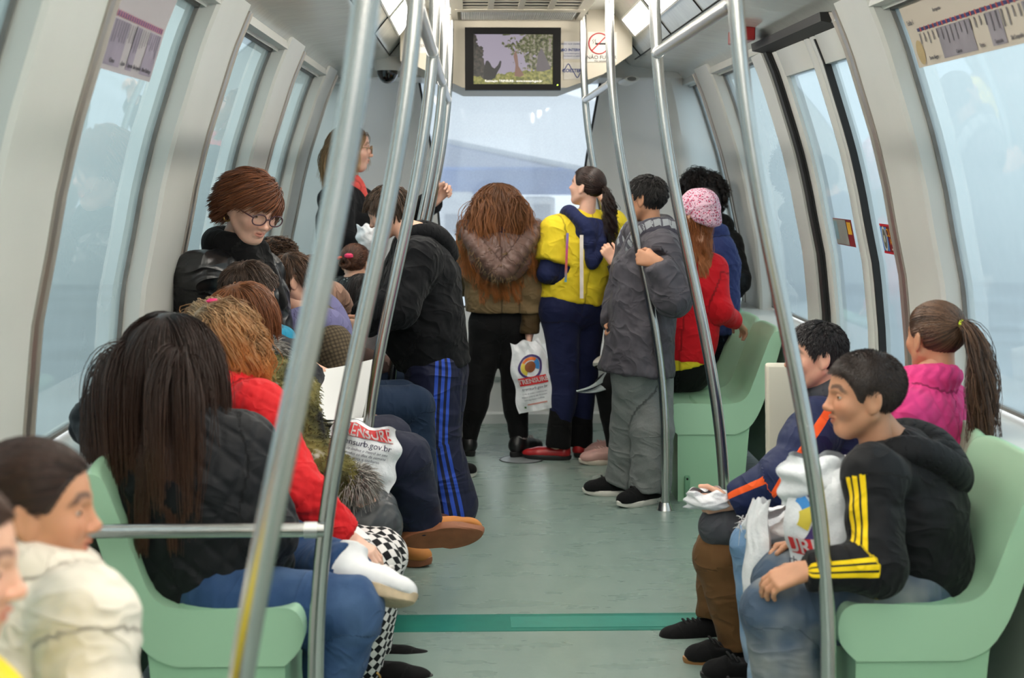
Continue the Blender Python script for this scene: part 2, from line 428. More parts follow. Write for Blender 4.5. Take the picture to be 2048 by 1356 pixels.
PR = [(4.72, 5.22), (7.87, 8.42), (3.05 - 1.66, 3.6 - 1.6), (-.3, .25), (-2.1, -1.6)]
PL = [(3.05, 3.6), (4.70, 5.31), (6.38, 6.98), (8.05, 8.6), (1.38, 1.93), (-.3, .25), (-2.1, -1.6)]
DOOR = (5.22, 6.5)
def side(s, name, pills):
    X = lambda w: CX + s * w
    m = MB()
    for a, b in pills:
        b2 = b - .12; Z = zz(.735, 2.0, 22)
        R = []
        for z in Z:
            w = ww(z); R.append([(X(w + .012), a, z), (X(w), a + .012, z), (X(w), b2, z), (X(w + .10), b2, z), (X(w + .10), a, z)])
        m.loft(R)
    Yd = DOOR if s > 0 else None
    rng = [(Y0, Y1)] if not Yd else [(Y0, Yd[0]), (Yd[1], Y1)]
    for a, b in rng:
        m.box((min(X(1.15), X(1.4)), a, .06), (max(X(1.15), X(1.4)), b, .70))
        q = [(1.14, .70), (1.14, .735), (1.15, .742), (1.30, .738), (1.40, .735), (1.40, .70)]
        m.loft([[(X(w), y, z) for w, z in q] for y in (a, b)])
    q = [(.95, 2.03), (.99, 1.985), (ww(1.95) + .0, 1.95), (ww(1.95) + .14, 1.95), (1.15, 2.05)]
    m.loft([[(X(w), y, z) for w, z in q] for y in (Y0, Y1)])
    o = m.build(name, M_white); tag(o, kind='structure')
    for a, b in pills:
        t_ = MB(); b2 = b - .12; R = []
        for z in zz(.74, 1.98, 22):
            w = ww(z) - .006; R.append([(X(w), b2 + .002, z), (X(w), b2 + .04, z), (X(w + .02), b2 + .045, z), (X(w + .02), b2 + .075, z), (X(w), b2 + .08, z), (X(w + .01), b, z), (X(w + .11), b, z), (X(w + .11), b2 + .002, z)])
        t_.loft(R); t_.build('pillar_strip', M_trim, o)
    return o
wr = side(1, 'wall_right', PR); wl = side(-1, 'wall_left', PL)

wn = [0]
def window(s, a, b, z0=.75, z1=1.95, glass=None):
    wn[0] += 1; X = lambda w: CX + s * w
    f = MB(); e = .010
    for (ya, yb, za, zb) in ((a, b, z0, z0 + e), (a, b, z1 - e, z1), (a, a + e, z0, z1), (b - e, b, z0, z1)):
        R = []
        for z in zz(za, zb, 2 if zb - za < .1 else 18):
            w = ww(z) + .06; R.append([(X(w), ya, z), (X(w), yb, z), (X(w + .02), yb, z), (X(w + .02), ya, z)])
        f.loft(R)
    o = f.build('window_%d' % wn[0], M_gasket); tag(o, kind='structure')
    g = MB(); g.grid([[(X(ww(z) + .072), y, z) for z in zz(z0 + .005, z1 - .005, 20)] for y in (a + .005, b - .005)]); g.build('pane', glass or M_glass, o)
    return o
for pills, s in ((PR, 1), (PL, -1)):
    ps = sorted(pills); e = [(Y0, ps[0][0])] + [(ps[i][1], ps[i + 1][0]) for i in range(len(ps) - 1)] + [(ps[-1][1], Y1 - .02)]
    for a, b in e:
        if s > 0 and abs(a - DOOR[0]) < .05: a = DOOR[1] + .28
        window(s, a, b, glass=M_glass if s > 0 else M_glass_l)

# door in the right wall
X = lambda w: CX + w
d = MB()
for a, b in ((6.5, 6.78), ):
    R = []
    for z in zz(0, 1.97, 24):
        w = ww(z); R.append([(X(w), a, z), (X(w + .01), b, z), (X(w + .12), b, z), (X(w + .12), a, z)])
    d.loft(R)
R = [[(X(ww(1.95) - .035), y, 1.955), (X(ww(1.95) + .1), y, 1.93), (X(ww(1.95) + .1), y, 1.99), (X(ww(1.95) - .04), y, 1.985)] for y in (5.22, 6.5)]
door = d.build('door_1', M_white); tag(door, kind='structure')
t_ = MB(); t_.loft(R); t_.build('door_track', M_black, door)
t_ = MB(); t_.loft([[(X(ww(z) + .01), 6.44, z), (X(ww(z) + .01), 6.5, z), (X(ww(z) + .09), 6.5, z), (X(ww(z) + .09), 6.44, z)] for z in zz(0, 1.95, 24)]); t_.build('door_seal', M_black, door)
def leaf(a, b, gasket_far):
    L = MB(); st_ = .085
    def bar(ya, yb, za, zb):
        n = 3 if zb - za < .3 else 24; R = []
        for z in zz(za, zb, n):
            w = ww(z) + .03; R.append([(X(w + .006), ya, z), (X(w), ya + .012, z), (X(w), yb - .012, z), (X(w + .006), yb, z), (X(w + .04), yb, z), (X(w + .04), ya, z)])
        L.loft(R)
    bar(a, a + st_, .01, 1.95); bar(b - st_, b, .01, 1.95); bar(a + st_, b - st_, .01, .3); bar(a + st_, b - st_, 1.84, 1.95)
    lo = L.build('door_leaf', M_white, door)
    g = MB(); g.grid([[(X(ww(z) + .05), y, z) for z in zz(.3, 1.84, 20)] for y in (a + st_, b - st_)]); g.build('door_pane', M_glass, lo)
    k = MB(); y = b - st_ - .012 if gasket_far else b - .006
    k.loft([[(X(ww(z) + .024), y, z), (X(ww(z) + .024), y + .014, z), (X(ww(z) + .05), y + .014, z), (X(ww(z) + .05), y, z)] for z in zz(.05, 1.93, 24)])
    k.build('edge_seal', M_black, lo); return lo
leaf(5.735, 6.43, False); leaf(5.14, 5.72, True)
# emergency lamp above the door, red with dark lens
a0 = MB(); a0.box((X(.84), 6.2, 1.975), (X(.91), 6.45, 2.03)); al = a0.build('door_warning_light', mat('red_plastic', lin(150, 30, 30), .3)); tag(al, 'small red warning light on the ceiling above the door', 'light')
bevel(al, .006)

# far end: white moulded side panels around the dusty end window
def endpanel(s):
    Z = np.concatenate((zz(.0, .62, 8), zz(.7, 2.05, 24))); G = []
    for z in Z:
        wi = float(np.interp(z, (0, .6, 1.0, 1.5, 2.04, 2.3), (.42, .42, .43, .47, .565, .62)))
        wo = ww(z) + .09; row = []
        for u in np.linspace(0, 1, 18):
            w = wo + (wi - wo) * u; y = 8.93 + .42 * smooth(.15, 1, u) - .10 * math.exp(-((u - .35) / .16) ** 2)
            row.append((CX + s * w, y, z))
        row += [(CX + s * wi, 9.40, z), (CX + s * (wi + .05), 9.43, z)]
        G.append(row)
    return G
m = MB()
for s in (-1, 1): m.grid(endpanel(s))
m.box((CX - 1.3, 8.86, 1.99), (CX + 1.3, 9.5, 2.33))
we = m.build('wall_far', M_white2); tag(we, kind='structure')
# nose bench under the end window
m = MB(); q = [(8.74, 0), (8.74, .055), (8.775, .065), (8.79, .20), (8.80, .24), (8.77, .27), (8.77, .33), (8.80, .375), (8.86, .39), (9.25, .41), (9.38, .62), (9.5, .62), (9.5, 0)]
m.loft([[(CX + x, y, z) for y, z in q] for x in (-1.2, 1.2)]); o = m.build('trim_1', M_white2, None); tag(o, kind='structure')
m = MB()
for s in (-1, 1):
    m.grid([[(CX + s * (float(np.interp(z, (0, .6, 1.0, 1.5, 2.04, 2.3), (.42, .42, .43, .47, .565, .62))) + dx), 9.385 + dy, z) for dx, dy in ((.0, 0), (-.014, 0), (-.014, .02))] for z in zz(.6, 2.1, 20)])
m.box((CX - .45, 9.38, .60), (CX + .45, 9.42, .63))
o = m.build('window_20', M_black); tag(o, kind='structure')
g = MB(); g.grid([[(CX - .62, 9.41, .6), (CX + .62, 9.41, .6)], [(CX - .62, 9.41, 2.1), (CX + .62, 9.41, 2.1)]]); g.build('pane', M_glass_f, o)
# near end (behind the camera)
m = MB(); m.box((CX - 1.35, Y0 - .1, 0), (CX + 1.35, Y0, .8)); m.box((CX - 1.35, Y0 - .1, 1.95), (CX + 1.35, Y0, 2.35)); m.box((CX - 1.35, Y0 - .1, .8), (CX - .6, Y0, 1.95)); m.box((CX + .6, Y0 - .1, .8), (CX + 1.35, Y0, 1.95))
o = m.build('wall_near', M_white2); tag(o, kind='structure')

# ---------------------------------------------------------------- outside seen through the end glass
def outside():
    conc = mat('pale_concrete', lin(214, 216, 218), .8, noise=.6, var=.06); grey = mat('grey_slab', lin(150, 155, 164), .8, noise=.5, var=.1)
    blue = mat('blue_canopy', lin(96, 134, 196), .6, noise=1, var=.1); bl2 = mat('bright_blue_edge', lin(110, 160, 235), .5)
    R_ = P(860, 262, 22); 
    # sloping station roof: bright fascia above, grey soffit below
    m = MB(); a, b = P(820, 262, 22), P(1260, 352, 22); up = np.array((0, 0, 1.05))
    m.loft([[a, a + up, a + up + (0, 6, .6), a + (0, 6, 0)], [b, b + up * .9, b + up * .9 + (0, 6, .6), b + (0, 6, 0)]])
    o = m.build('station_roof', conc); tag(o, 'pale sloping concrete roof seen through the dusty end window', 'roof')
    m = MB(); p0, p1 = P(780, 338, 30), P(1320, 338, 30); q0, q1 = P(780, 200, 30), P(1320, 290, 30)
    m.loft([[p0, q0, q0 + (0, 1, 0), p0 + (0, 1, 0)], [p1, q1, q1 + (0, 1, 0), p1 + (0, 1, 0)]])
    o = m.build('station_wall', grey); tag(o, 'grey wall under the station roof beyond the end window', 'wall')
    m = MB(); p0, p1 = P(740, 390, 27), P(1340, 390, 27); h = P(740, 334, 27)[2] - p0[2]
    m.loft([[p0, p0 + (0, 0, h), p0 + (0, 3, h), p0 + (0, 3, 0)], [p1, p1 + (0, 0, h), p1 + (0, 3, h), p1 + (0, 3, 0)]])
    o = m.build('blue_awning', blue); tag(o, 'long blue awning outside beyond the end window', 'awning')
    e = MB(); e.loft([[p0 + (0, -.02, h - .05), p0 + (0, -.02, h), p0 + (0, 0, h), p0 + (0, 0, h - .05)], [p1 + (0, -.02, h - .05), p1 + (0, -.02, h), p1 + (0, 0, h), p1 + (0, 0, h - .05)]]); e.build('awning_edge', bl2, o)
    for (x0, x1, y0, y1) in ((880, 945, 386, 480), (1058, 1110, 396, 460)):
        a = P(x0, y1, 25); b = P(x1, y0, 25); m = MB(); m.box((a[0], 25, a[2] - 1.5), (b[0], 27, b[2])); o = m.build('kiosk', conc)
        w = MB(); w.box((a[0] + .08, 24.98, a[2] + .1), (b[0] - .08, 25, a[2] + .42)); w.build('kiosk_window', grey, o)
        tag(o, 'white kiosk %s outside the end window' % ('left of the curly haired girl' if x0 < 900 else 'between the two standing girls'), 'kiosk')
    m = MB(); m.box((-60, 12, -5.2), (60, 90, -5)); o = m.build('ground', mat('street_ground', lin(150, 158, 166), .9, noise=.2)); tag(o, kind='structure')
outside()

# ================================================================ FITTINGS
# ---- grab poles: curved stanchions that follow the side of the car
PZ = np.array((0, .338, .591, .908, 1.246, 1.5, 1.70, 1.858, 2.06, 2.30)); PW = np.array((.596, .593, .572, .522, .446, .393, .366, .352, .342, .338))
def pole_pts(s, Y, z0, z1, n=46):
    Z = np.linspace(z0, z1, n)
    k = spline(np.stack((np.interp(np.linspace(0, 1, 40), np.linspace(0, 1, len(PZ)), PW), np.interp(np.linspace(0, 1, 40), np.linspace(0, 1, len(PZ)), PZ)), 1), 200)
    zs_ = PZ; ws = PW
    cs = np.polyfit(zs_, ws, 5); w = np.polyval(cs, Z)
    return np.stack((CX + s * w, np.full(n, Y), Z), 1)
def pole(s, Y, label, z0=0.0, foot=True, r=.0185):
    pts = pole_pts(s, Y, z0, 2.285); o = empty('grab_pole', (pts[0][0], Y, z0)); tag(o, label, 'pole', 'curved steel grab poles')
    t = MB(); t.tube(pts, r, 20); t.build('tube', M_steel, o)
    if foot:
        f = MB(); c = pts[0]; disc_rings(f, c, (.0186, .022, .034, .036), (.035, .034, .006, .0005)); f.build('foot_flange', M_steel, o)
    f = MB(); c = pts[-1]; disc_rings(f, c, (.0186, .028, .030), (2.25, 2.252, 2.284)); f.build('ceiling_flange', M_steel, o)
    return o
pole(-1, 2.05, 'thick blurred steel pole nearest the camera, in front of the quilted black jacket')
pole(-1, 3.42, 'steel pole at the near end of the left seat row, carrying the arm rail')
pole(-1, 4.87, 'steel pole behind the white paper, second back along the left seats')
pole(-1, 6.46, 'steel pole passing behind the boy in the black hoodie')
pole(-1, 7.94, 'farthest left steel pole, the one the blonde woman grips')
pole(1, 3.42, 'steel pole in front of the boy in the black and yellow tracksuit top')
pole(1, 4.87, 'steel pole ending behind the boy in the navy and orange puffer jacket')
pole(1, 6.44, 'steel pole with a round foot held by the boy in the grey jacket')
pole(1, 7.94, 'farthest right steel pole, above the girl in the yellow shirt')
def rail(s, Ya, Yb, label):
    w = float(np.polyval(np.polyfit(PZ, PW, 5), 1.82)); a = np.array((CX + s * w, Ya, 1.82)); b = np.array((CX + s * w, Yb, 1.82))
    m = MB(); m.tube([a, b], .0165, 16); o = m.build('hand_rail', M_rail); tag(o, label, 'rail', 'horizontal hand rails')
    for c in (a, b):
        k = MB(); sg = 1 if c is a else -1; k.tube([c + (0, sg * .016, 0), c + (0, sg * .05, 0)], .0195, 14); k.build('rail_socket', M_steel, o)
rail(-1, 3.42, 4.87, 'left overhead rail, near span between the first two seat poles')
rail(-1, 4.87, 6.46, 'left overhead rail, middle span')
rail(-1, 6.46, 7.94, 'left overhead rail, far span ending at the pole the blonde woman grips')
rail(1, 3.42, 4.87, 'right overhead rail near the route map')
rail(1, 6.44, 7.94, 'right overhead rail beside the no smoking sign')
# low arm rails at the row ends
def armrail(Y, post, label):
    z = .638; x0 = CX - float(np.polyval(np.polyfit(PZ, PW, 5), z)); x1 = CX - 1.1
    m = MB(); m.tube([(x0, Y, z), (x1, Y, z)], .0165, 16); o = m.build('arm_rail', M_steel); tag(o, label, 'rail')
    k = MB(); k.tube([(x0 - .016, Y, z), (x0 - .045, Y, z)], .019, 14); k.build('rail_socket', M_rail, o)
    if post:
        k = MB(); k.tube([(x0 - .06, Y, z), (x0 - .06, Y, .30), (x0 - .06, Y, .02)], .013, 12); k.build('post', M_steel, o)
    return o
armrail(3.40, False, 'horizontal steel arm rail across the back of the black quilted jacket')
armrail(4.89, True, 'dark steel arm rail under the white paper')

# ---- moulded seats
M_seat = mat('pale_green_moulded_plastic', lin(164, 204, 172), .33, spec=.5, noise=1.5, var=.05)
M_seatbase = mat('green_seat_base', lin(154, 198, 164), .4, noise=1.5, var=.06)
SP = [(.045, .30), (.012, .335), (0, .37), (.004, .41), (.025, .434), (.06, .44), (.16, .437), (.25, .435), (.315, .445), (.352, .475), (.375, .53), (.40, .60), (.425, .675), (.445, .735), (.462, .762), (.485, .768), (.503, .752), (.498, .71), (.47, .60), (.44, .50), (.405, .40), (.36, .33), (.30, .30)]
SP0 = SP; SP = [tuple(p) for p in spline(SP0, 67)]
def seat_mesh(s, first, last):
    m = MB(); G = []
    for v in np.linspace(-1, 1, 25):
        y = v * .229; dip = (1 - abs(v) ** 3.2); row = []
        for ii, (u, z) in enumerate(SP):
            i = ii / 3
            du = dz = 0
            if 3.5 <= i <= 10: dz = -.028 * dip * (1 - smooth(7.5, 10, i)) * smooth(3.5, 5.5, i)
            if 7 <= i <= 15: du = .03 * dip * smooth(7, 9, i) * (1 - .6 * smooth(13, 15, i))
            if 11 <= i <= 17: dz -= .012 * (abs(v) ** 6) * smooth(11, 13, i) * (1 - smooth(16, 17, i))
            row.append((CX + s * (.625 + u + du), y, z + dz))
        G.append(row)
    m.grid(G); n = len(SP); k = len(m.V)
    m.F += [list(range(n)), [24 * n + j for j in reversed(range(n))]]; m.M += [0, 0]
    return m
def seat(s, Yc, label, group):
    m = seat_mesh(s, 0, 0); m.V = [(x, y + Yc, z) for x, y, z in m.V]
    o = empty('moulded_seat', (CX + s * .85, Yc, 0)); tag(o, label, 'seat', group)
    sh = m.build('seat_shell', M_seat, o)
    b = MB(); q = [(.05, 0), (.045, .31), (.15, .42), (.30, .42), (.37, .40), (.36, .30), (.34, 0)]
    b.loft([[(CX + s * (.625 + u), y, z) for u, z in q] for y in (Yc - .222, Yc + .222)]); b.build('seat_base', M_seatbase, o)
    return o
gl_, gr_ = 'pale green moulded seats along the left wall', 'pale green moulded seats along the right wall'
for i, (t_, l) in enumerate((('near', 'empty side of the nearest left green seat under the woman in the black quilted jacket'), ('mid', 'green seat under the person in the red quilted jacket'), ('far', 'green seat under the person in the camouflage fur coat'))): seat(-1, 3.69 + .46 * i, l, gl_)
for i, l in enumerate(('green seat at the far left, under the girl with the fur-trimmed navy hood', 'green seat at the far left, under the girl with the pink hair tie', 'farthest left green seat, under the girl with two bright hair clips')): seat(-1, 6.73 + .46 * i, l, gl_)
for i, l in enumerate(('green seat under the boy with yellow sleeve stripes', 'green seat under the girl in the pink quilted jacket', 'green seat under the boy in the navy and orange puffer jacket')): seat(1, 3.69 + .46 * i, l, gr_)
for i, l in enumerate(('empty pale green seat nearest the door, beside the pole with the round foot', 'green seat beside the girl in the red sweater, middle of the far row', 'farthest right green seat under the navy jacket')): seat(1, 6.83 + .46 * i, l, gr_)
for i in range(2): seat(-1, 1.92 - .46 * i, 'near left green seat under the girl in the %s' % ('white jacket' if i == 0 else 'yellow shirt'), gl_)
m = MB(); m.loft([[(x, y, z) for y, z in ((4.885, .05), (4.885, .80), (4.89, .825), (4.91, .83), (4.925, .82), (4.93, .05))] for x in (.965, 1.0, 1.372)]); m.V = [(x - .03 * (z - .4) if x < .97 else x, y, z) for x, y, z in m.V]
o = m.build('draught_screen', mat('pale_beige_panel', lin(214, 208, 192), .4, noise=2, var=.04)); tag(o, 'pale beige screen at the door end of the near right seats', 'screen'); bevel(o, .008)
# screw recess in the front end of the far right seat row
k = MB(); k.box((.93, 6.585, .02), (.955, 6.598, .12)); o = k.build('base_slot', mat('seat_slot', lin(110, 160, 126), .5), bpy.data.objects['moulded_seat.009']); bevel(o, .01, 4)
k = MB(); k.tube([(.9425, 6.583, .105), (.9425, 6.59, .105)], .005, 10); k.build('screw', M_dark, o)
# teal box seats in the bay without moulded seats
for Yc, l in ((5.0, 'teal box bench beside the white carrier bag'), (5.82, 'teal box bench under the person in the tweed coat'), (6.22, 'teal box bench near the window, under the curly haired child')):
    m = MB(); m.box((CX - 1.08, Yc - .16, 0), (CX - .60, Yc + .16, .41)); o = m.build('box_bench', mat('teal_plastic', lin(14, 120, 100), .4)); bevel(o, .02, 3); tag(o, l, 'bench')
    m = MB(); m.box((CX - 1.08, Yc - .16, .41), (CX - .60, Yc + .16, .435)); b = m.build('bench_pad', M_seat, o); bevel(b, .01)

# ---- television on its beige bulkhead
m = MB(); pts = [(-.60, 2.285), (-.60, 2.02), (-.53, 2.0), (-.28, 1.885), (.26, 1.885), (.45, 1.955), (.60, 2.06), (.60, 2.285)]
m.loft([[(CX + x, y, z) for x, z in pts] for y in (8.0, 8.9)]); bk = m.build('trim_2', M_beige); tag(bk, kind='structure')
tv = empty('television', (CX - .02, 7.97, 1.885)); tag(tv, 'black flat television on the beige panel above the end window', 'television')
def rectm(x0, x1, y0, y1, Y, dep=.0): a = P(x0, y1, Y); b = P(x1, y0, Y); return a, b
a, b = rectm(930, 1122, 55, 180, 7.93)
m = MB(); i0, i1 = rectm(947, 1106, 68, 168, 7.93)
for lo, hi in (((a[0], a[2]), (b[0], i0[2])), ((a[0], i1[2]), (b[0], b[2])), ((a[0], i0[2]), (i0[0], i1[2])), ((i1[0], i0[2]), (b[0], i1[2]))):
    m.box((lo[0], 7.93, lo[1]), (hi[0], 7.998, hi[1]))
m.build('television_frame', M_blackplastic, tv)
def screen_mat():
    t = NT('lit_screen'); c = t.n('TexCoord').outputs['Object']; s = t.n('SeparateXYZ'); t.l(c, s.inputs[0])
    w, h = i1[0] - i0[0], i1[2] - i0[2]
    u = t.math('DIVIDE', t.math('SUBTRACT', s.outputs['X'], float(i0[0] - ORG[tv.name][0])), float(w)); v = t.math('DIVIDE', t.math('SUBTRACT', s.outputs['Z'], float(i0[2] - ORG[tv.name][2])), float(h))
    n1 = t.noise(16, 4, c); n2 = t.noise(60, 4, c); n3 = t.noise(28, 3, c)
    sky = lin(176, 166, 184)
    fol = t.ramp(n2, (.35, lin(46, 52, 34)), (.5, lin(108, 112, 66)), (.62, lin(170, 160, 150)), (.72, lin(120, 96, 80)))
    m1 = t.math('GREATER_THAN', t.math('ADD', t.math('ADD', t.math('MULTIPLY', u, 1.25), t.math('MULTIPLY', v, .42)), t.math('MULTIPLY', t.math('SUBTRACT', n3, .5), 1.5)), 1.0)
    col = t.mix(m1, sky, fol)
    m2 = t.math('LESS_THAN', t.math('ADD', u, t.math('ADD', t.math('MULTIPLY', v, .28), t.math('MULTIPLY', t.math('SUBTRACT', n1, .5), .5))), .27)
    col = t.mix(m2, col, t.ramp(n2, (.4, lin(40, 38, 34)), (.7, lin(92, 84, 74))))
    m3 = t.math('LESS_THAN', t.math('ADD', v, t.math('MULTIPLY', u, -.22)), t.math('MULTIPLY_ADD', n3, .22, .02))
    col = t.mix(m3, col, t.ramp(n2, (.35, lin(92, 96, 44)), (.55, lin(160, 158, 74)), (.7, lin(190, 178, 120))))
    t.b.inputs['Base Color'].default_value = (.01, .01, .01, 1); t.l(col, t.b.inputs['Emission Color']); t.b.inputs['Emission Strength'].default_value = .36; t.b.inputs['Roughness'].default_value = .2
    return t.m
m = MB(); m.add([(i0[0], 7.955, i0[2]), (i1[0], 7.955, i0[2]), (i1[0], 7.955, i1[2]), (i0[0], 7.955, i1[2])], [(0, 1, 2, 3)]); scr = m.build('screen', screen_mat(), tv)
# figure on the screen with raised arms
sil = [(966, 158), (968, 135), (972, 122), (976, 121), (980, 126), (984, 134), (989, 137), (996, 130), (1000, 121), (1003, 123), (1001, 134), (994, 146), (990, 156), (980, 161)]
obj('screen_figure', [P(x, y, 7.9535) for x, y in sil], [list(range(len(sil)))], mat('screen_black', (.01, .01, .01, 1), .3, emit=(lin(30, 28, 28), .36)), scr, smooth_=False)
for q, cl in (([(1029, 152), (1031, 130), (1027, 112), (1031, 100), (1035, 112), (1037, 132), (1048, 150), (1040, 154)], (150, 112, 96)), ([(1072, 142), (1076, 108), (1083, 96), (1090, 110), (1102, 138), (1085, 143)], (112, 104, 108))):
    obj('screen_rock', [P(x, y, 7.9537) for x, y in q], [list(range(len(q)))], mat('screen_rock%d' % cl[0], (.01, .01, .01, 1), .3, emit=(lin(*cl), .34), noise=40), scr, smooth_=False)
textmesh('screen_caption', 'Realização: TRENSURB - www.trensurb.gov.br', .0155, P(1027, 162, 7.953), (1, 0, 0), (0, 0, 1), mat('screen_white', lin(225, 222, 220), .4, emit=(lin(225, 222, 220), .5)), scr, .0001)
m = MB(); c = P(1115, 170, 7.929); m.tube([c, c + (0, .01, 0)], .0028, 10); m.build('power_light', mat('green_led', (.5, 1, .05, 1), .3, emit=((.5, 1, .05, 1), 4)), tv)
# ---- vent and fluted light cover in the ceiling centre
v = empty('air_vent', (CX, 7.0, 2.22)); tag(v, 'slotted beige air vent in the middle of the ceiling', 'vent')
m = MB(); zb = 2.222
for y in np.arange(6.30, 7.46, .125): m.box((CX - .29, y, zb), (CX + .29, y + .05, zb + .003))
for x in (-.30, -.155, -.012, .13, .275): m.box((CX + x, 6.25, zb - .002), (CX + x + .028, 7.46, zb + .008))
m.box((CX - .31, 7.40, zb - .004), (CX + .31, 7.50, zb + .03)); m.box((CX - .33, 6.0, zb + .0), (CX - .30, 7.95, zb + .06)); m.box((CX + .30, 6.0, zb), (CX + .33, 7.95, zb + .06)); m.box((CX - .31, 5.6, zb), (CX + .31, 6.3, zb + .06))
m.build('vent_grille', M_beige, v); m = MB(); m.box((CX - .3, 6.25, zb + .013), (CX + .3, 7.40, zb + .05)); m.build('vent_duct', M_dark, v)
m = MB(); G = []
for i in range(121):
    x = CX - .285 + .57 * i / 120; G.append([(x, y, zb + .004 * (i % 2)) for y in (7.505, 7.93)])
m.grid(G); o = m.build('fluted_light_cover', mat('fluted_plastic', lin(200, 203, 206), .3), None); tag(o, 'ribbed translucent cover between the vent and the television', 'light cover')
# ---- ceiling lamps on the sloped panels
M_lamp = mat('lit_diffuser', (1, .95, .88, 1), .4, emit=((1.0, .94, .85, 1), 15), noise=3, var=.03)
for s, nm in ((1, 'right'), (-1, 'left')):
    for a, b, w in ((6.98, 7.83, 'far'), (6.02, 6.88, 'middle'), (4.2, 5.9, 'near'), (2.4, 4.1, 'nearer'), (.6, 2.3, 'nearest'), (-2.2, .5, 'hindmost')):
        o = empty('ceiling_lamp', (CX + s * .57, (a + b) / 2, 2.18)); tag(o, '%s lit ceiling lamp in the %s sloped panel' % (w, nm), 'lamp', 'lit ceiling lamps')
        e1 = np.array((s * .0320, 0, -.0385)); nn = np.array((-s * .77, 0, -.64)); c = np.array((CX + s * .571, (a + b) / 2, 2.184)) + nn * .004
        m = MB(); m.obox(c, e1, (0, (b - a) / 2, 0), nn * .004); m.build('diffuser', M_lamp, o)
        m = MB()
        for k in (-1, 1): m.obox(c + k * e1 * 1.09, e1 * .09, (0, (b - a) / 2 + .008, 0), nn * .007); m.obox(c + k * np.array((0, (b - a) / 2 + .004, 0)), e1, (0, .004, 0), nn * .007)
        m.build('lamp_frame', M_white, o)
# ---- camera dome and smoke detector
m = MB(); c = P(775, 137, 8.35); o = empty('security_camera', c); tag(o, 'white dome security camera on the left end panel', 'camera')
m.loft([[c + (r * math.cos(t), r * math.sin(t), z) for t in np.arange(28) * 2 * math.pi / 28] for r, z in ((.075, .06), (.075, .012), (.07, .0), (.066, -.012))]); m.build('housing', M_white2, o)
m = MB(); m.loft([[c + (.058 * math.cos(q) * math.cos(t), .058 * math.cos(q) * math.sin(t), -.012 - .07 * math.sin(q)) for t in np.arange(24) * 2 * math.pi / 24] for q in np.linspace(0, 1.5, 9)]); m.build('dome', mat('dark_dome', lin(16, 18, 20), .06, coat=1), o)
c = P(1263, 158, 8.62); o = empty('smoke_detector', c); tag(o, 'small white round detector on the right end panel', 'detector')
m = MB(); m.loft([[c + (r * math.cos(t), y, r * .45 * math.sin(t)) for t in np.arange(26) * 2 * math.pi / 26] for r, y in ((.044, .32), (.044, -.008), (.036, -.018), (.02, -.02))]); m.build('detector_body', M_white2, o)
m = MB(); m.loft([[c + (r * math.cos(t), y, r * .45 * math.sin(t)) for t in np.arange(20) * 2 * math.pi / 20] for r, y in ((.026, -.019), (.022, -.023))]); m.build('detector_grille', mat('detector_grey', lin(120, 122, 122), .5), o)
# ---- signs on the bulkhead
def sign(name, x0, x1, y0, y1, label, Y=7.998, m_=None):
    a = P(x0, y1, Y); b = P(x1, y0, Y); m = MB(); m.box((a[0], Y - .002, a[2]), (b[0], Y, b[2])); o = m.build(name, m_ or mat('sign_white', lin(216, 212, 202), .4)); tag(o, label, 'sign'); return o
M_ink = mat('black_ink', lin(28, 28, 30), .6); M_inkblue = mat('blue_ink', lin(40, 62, 130), .6); M_inkred = mat('red_ink', lin(196, 44, 48), .6); M_inkgrey = mat('grey_ink', lin(120, 124, 136), .6)
TX, TZ = (1, 0, 0), (0, 0, 1)
def arc(pts, r, m_, o, nm): t_ = MB(); t_.tube(pts, r, 6); return t_.build(nm, m_, o)
o = sign('no_smoking_sign', 1175, 1234, 64, 124, 'no smoking sign NÃO FUMAR to the right of the television')
Y_ = 7.994; cc = P(1198, 87, Y_); R_ = 20 / FPX * Y_
arc([cc + (R_ * math.cos(t), 0, R_ * math.sin(t)) for t in np.linspace(0, 6.2832, 40)], .0032, M_inkred, o, 'red_circle'); arc([cc + (-R_ * .7, 0, -R_ * .7), cc + (R_ * .7, 0, R_ * .7)], .003, M_inkred, o, 'red_bar')
m = MB(); m.box((cc[0] - .018, Y_, cc[2] - .006), (cc[0] + .04, Y_ + .002, cc[2] + .003)); m.build('cigarette', M_ink, o)
for k in (0, 1): arc([cc + (-.032 + .012 * k, 0, .0), cc + (-.028 + .012 * k, 0, .008), cc + (-.034 + .012 * k, 0, .014), cc + (-.028 + .012 * k, 0, .022)], .0012, M_ink, o, 'smoke')
textmesh('sign_text', 'NÃO FUMAR', .027, P(1203, 115, 7.9955), TX, TZ, M_ink, o); textmesh('sign_text', 'No smoking', .015, P(1203, 122, 7.9955), TX, TZ, M_ink, o)
o = sign('notice_card', 1127, 1160, 83, 118, 'small pale notice card beside the television', m_=mat('notice_pale', lin(204, 203, 206), .4))
for yy, s_, w in ((88, .011, 'AVISO AOS USUÁRIOS'), (100, .019, 'USO INTERNO'), (107, .009, 'www.trensurb.gov.br'), (112, .009, 'Atendimento ao usuário')): textmesh('card_text', w, s_, P(1144, yy, 7.9955), TX, TZ, M_inkblue, o, bold=.0005 if s_ > .015 else 0)
o = sign('maker_sign', 1127, 1160, 125, 159, 'blue and white COESTER sign below the notice card', m_=mat('sign_cream', lin(206, 201, 190), .4))
pts = [P(x, y, 7.9955) for x, y in ((1128, 142), (1131, 136), (1135, 129), (1137, 128), (1139, 130), (1142, 136), (1146, 141), (1149, 147), (1153, 154), (1155, 155), (1157, 153), (1160, 146))]
arc(spline(pts, 40), .0024, M_inkblue, o, 'logo_wave'); textmesh('logo_text', 'COESTER', .024, P(1144, 141.5, 7.995), TX, TZ, M_inkblue, o, bold=.0006)
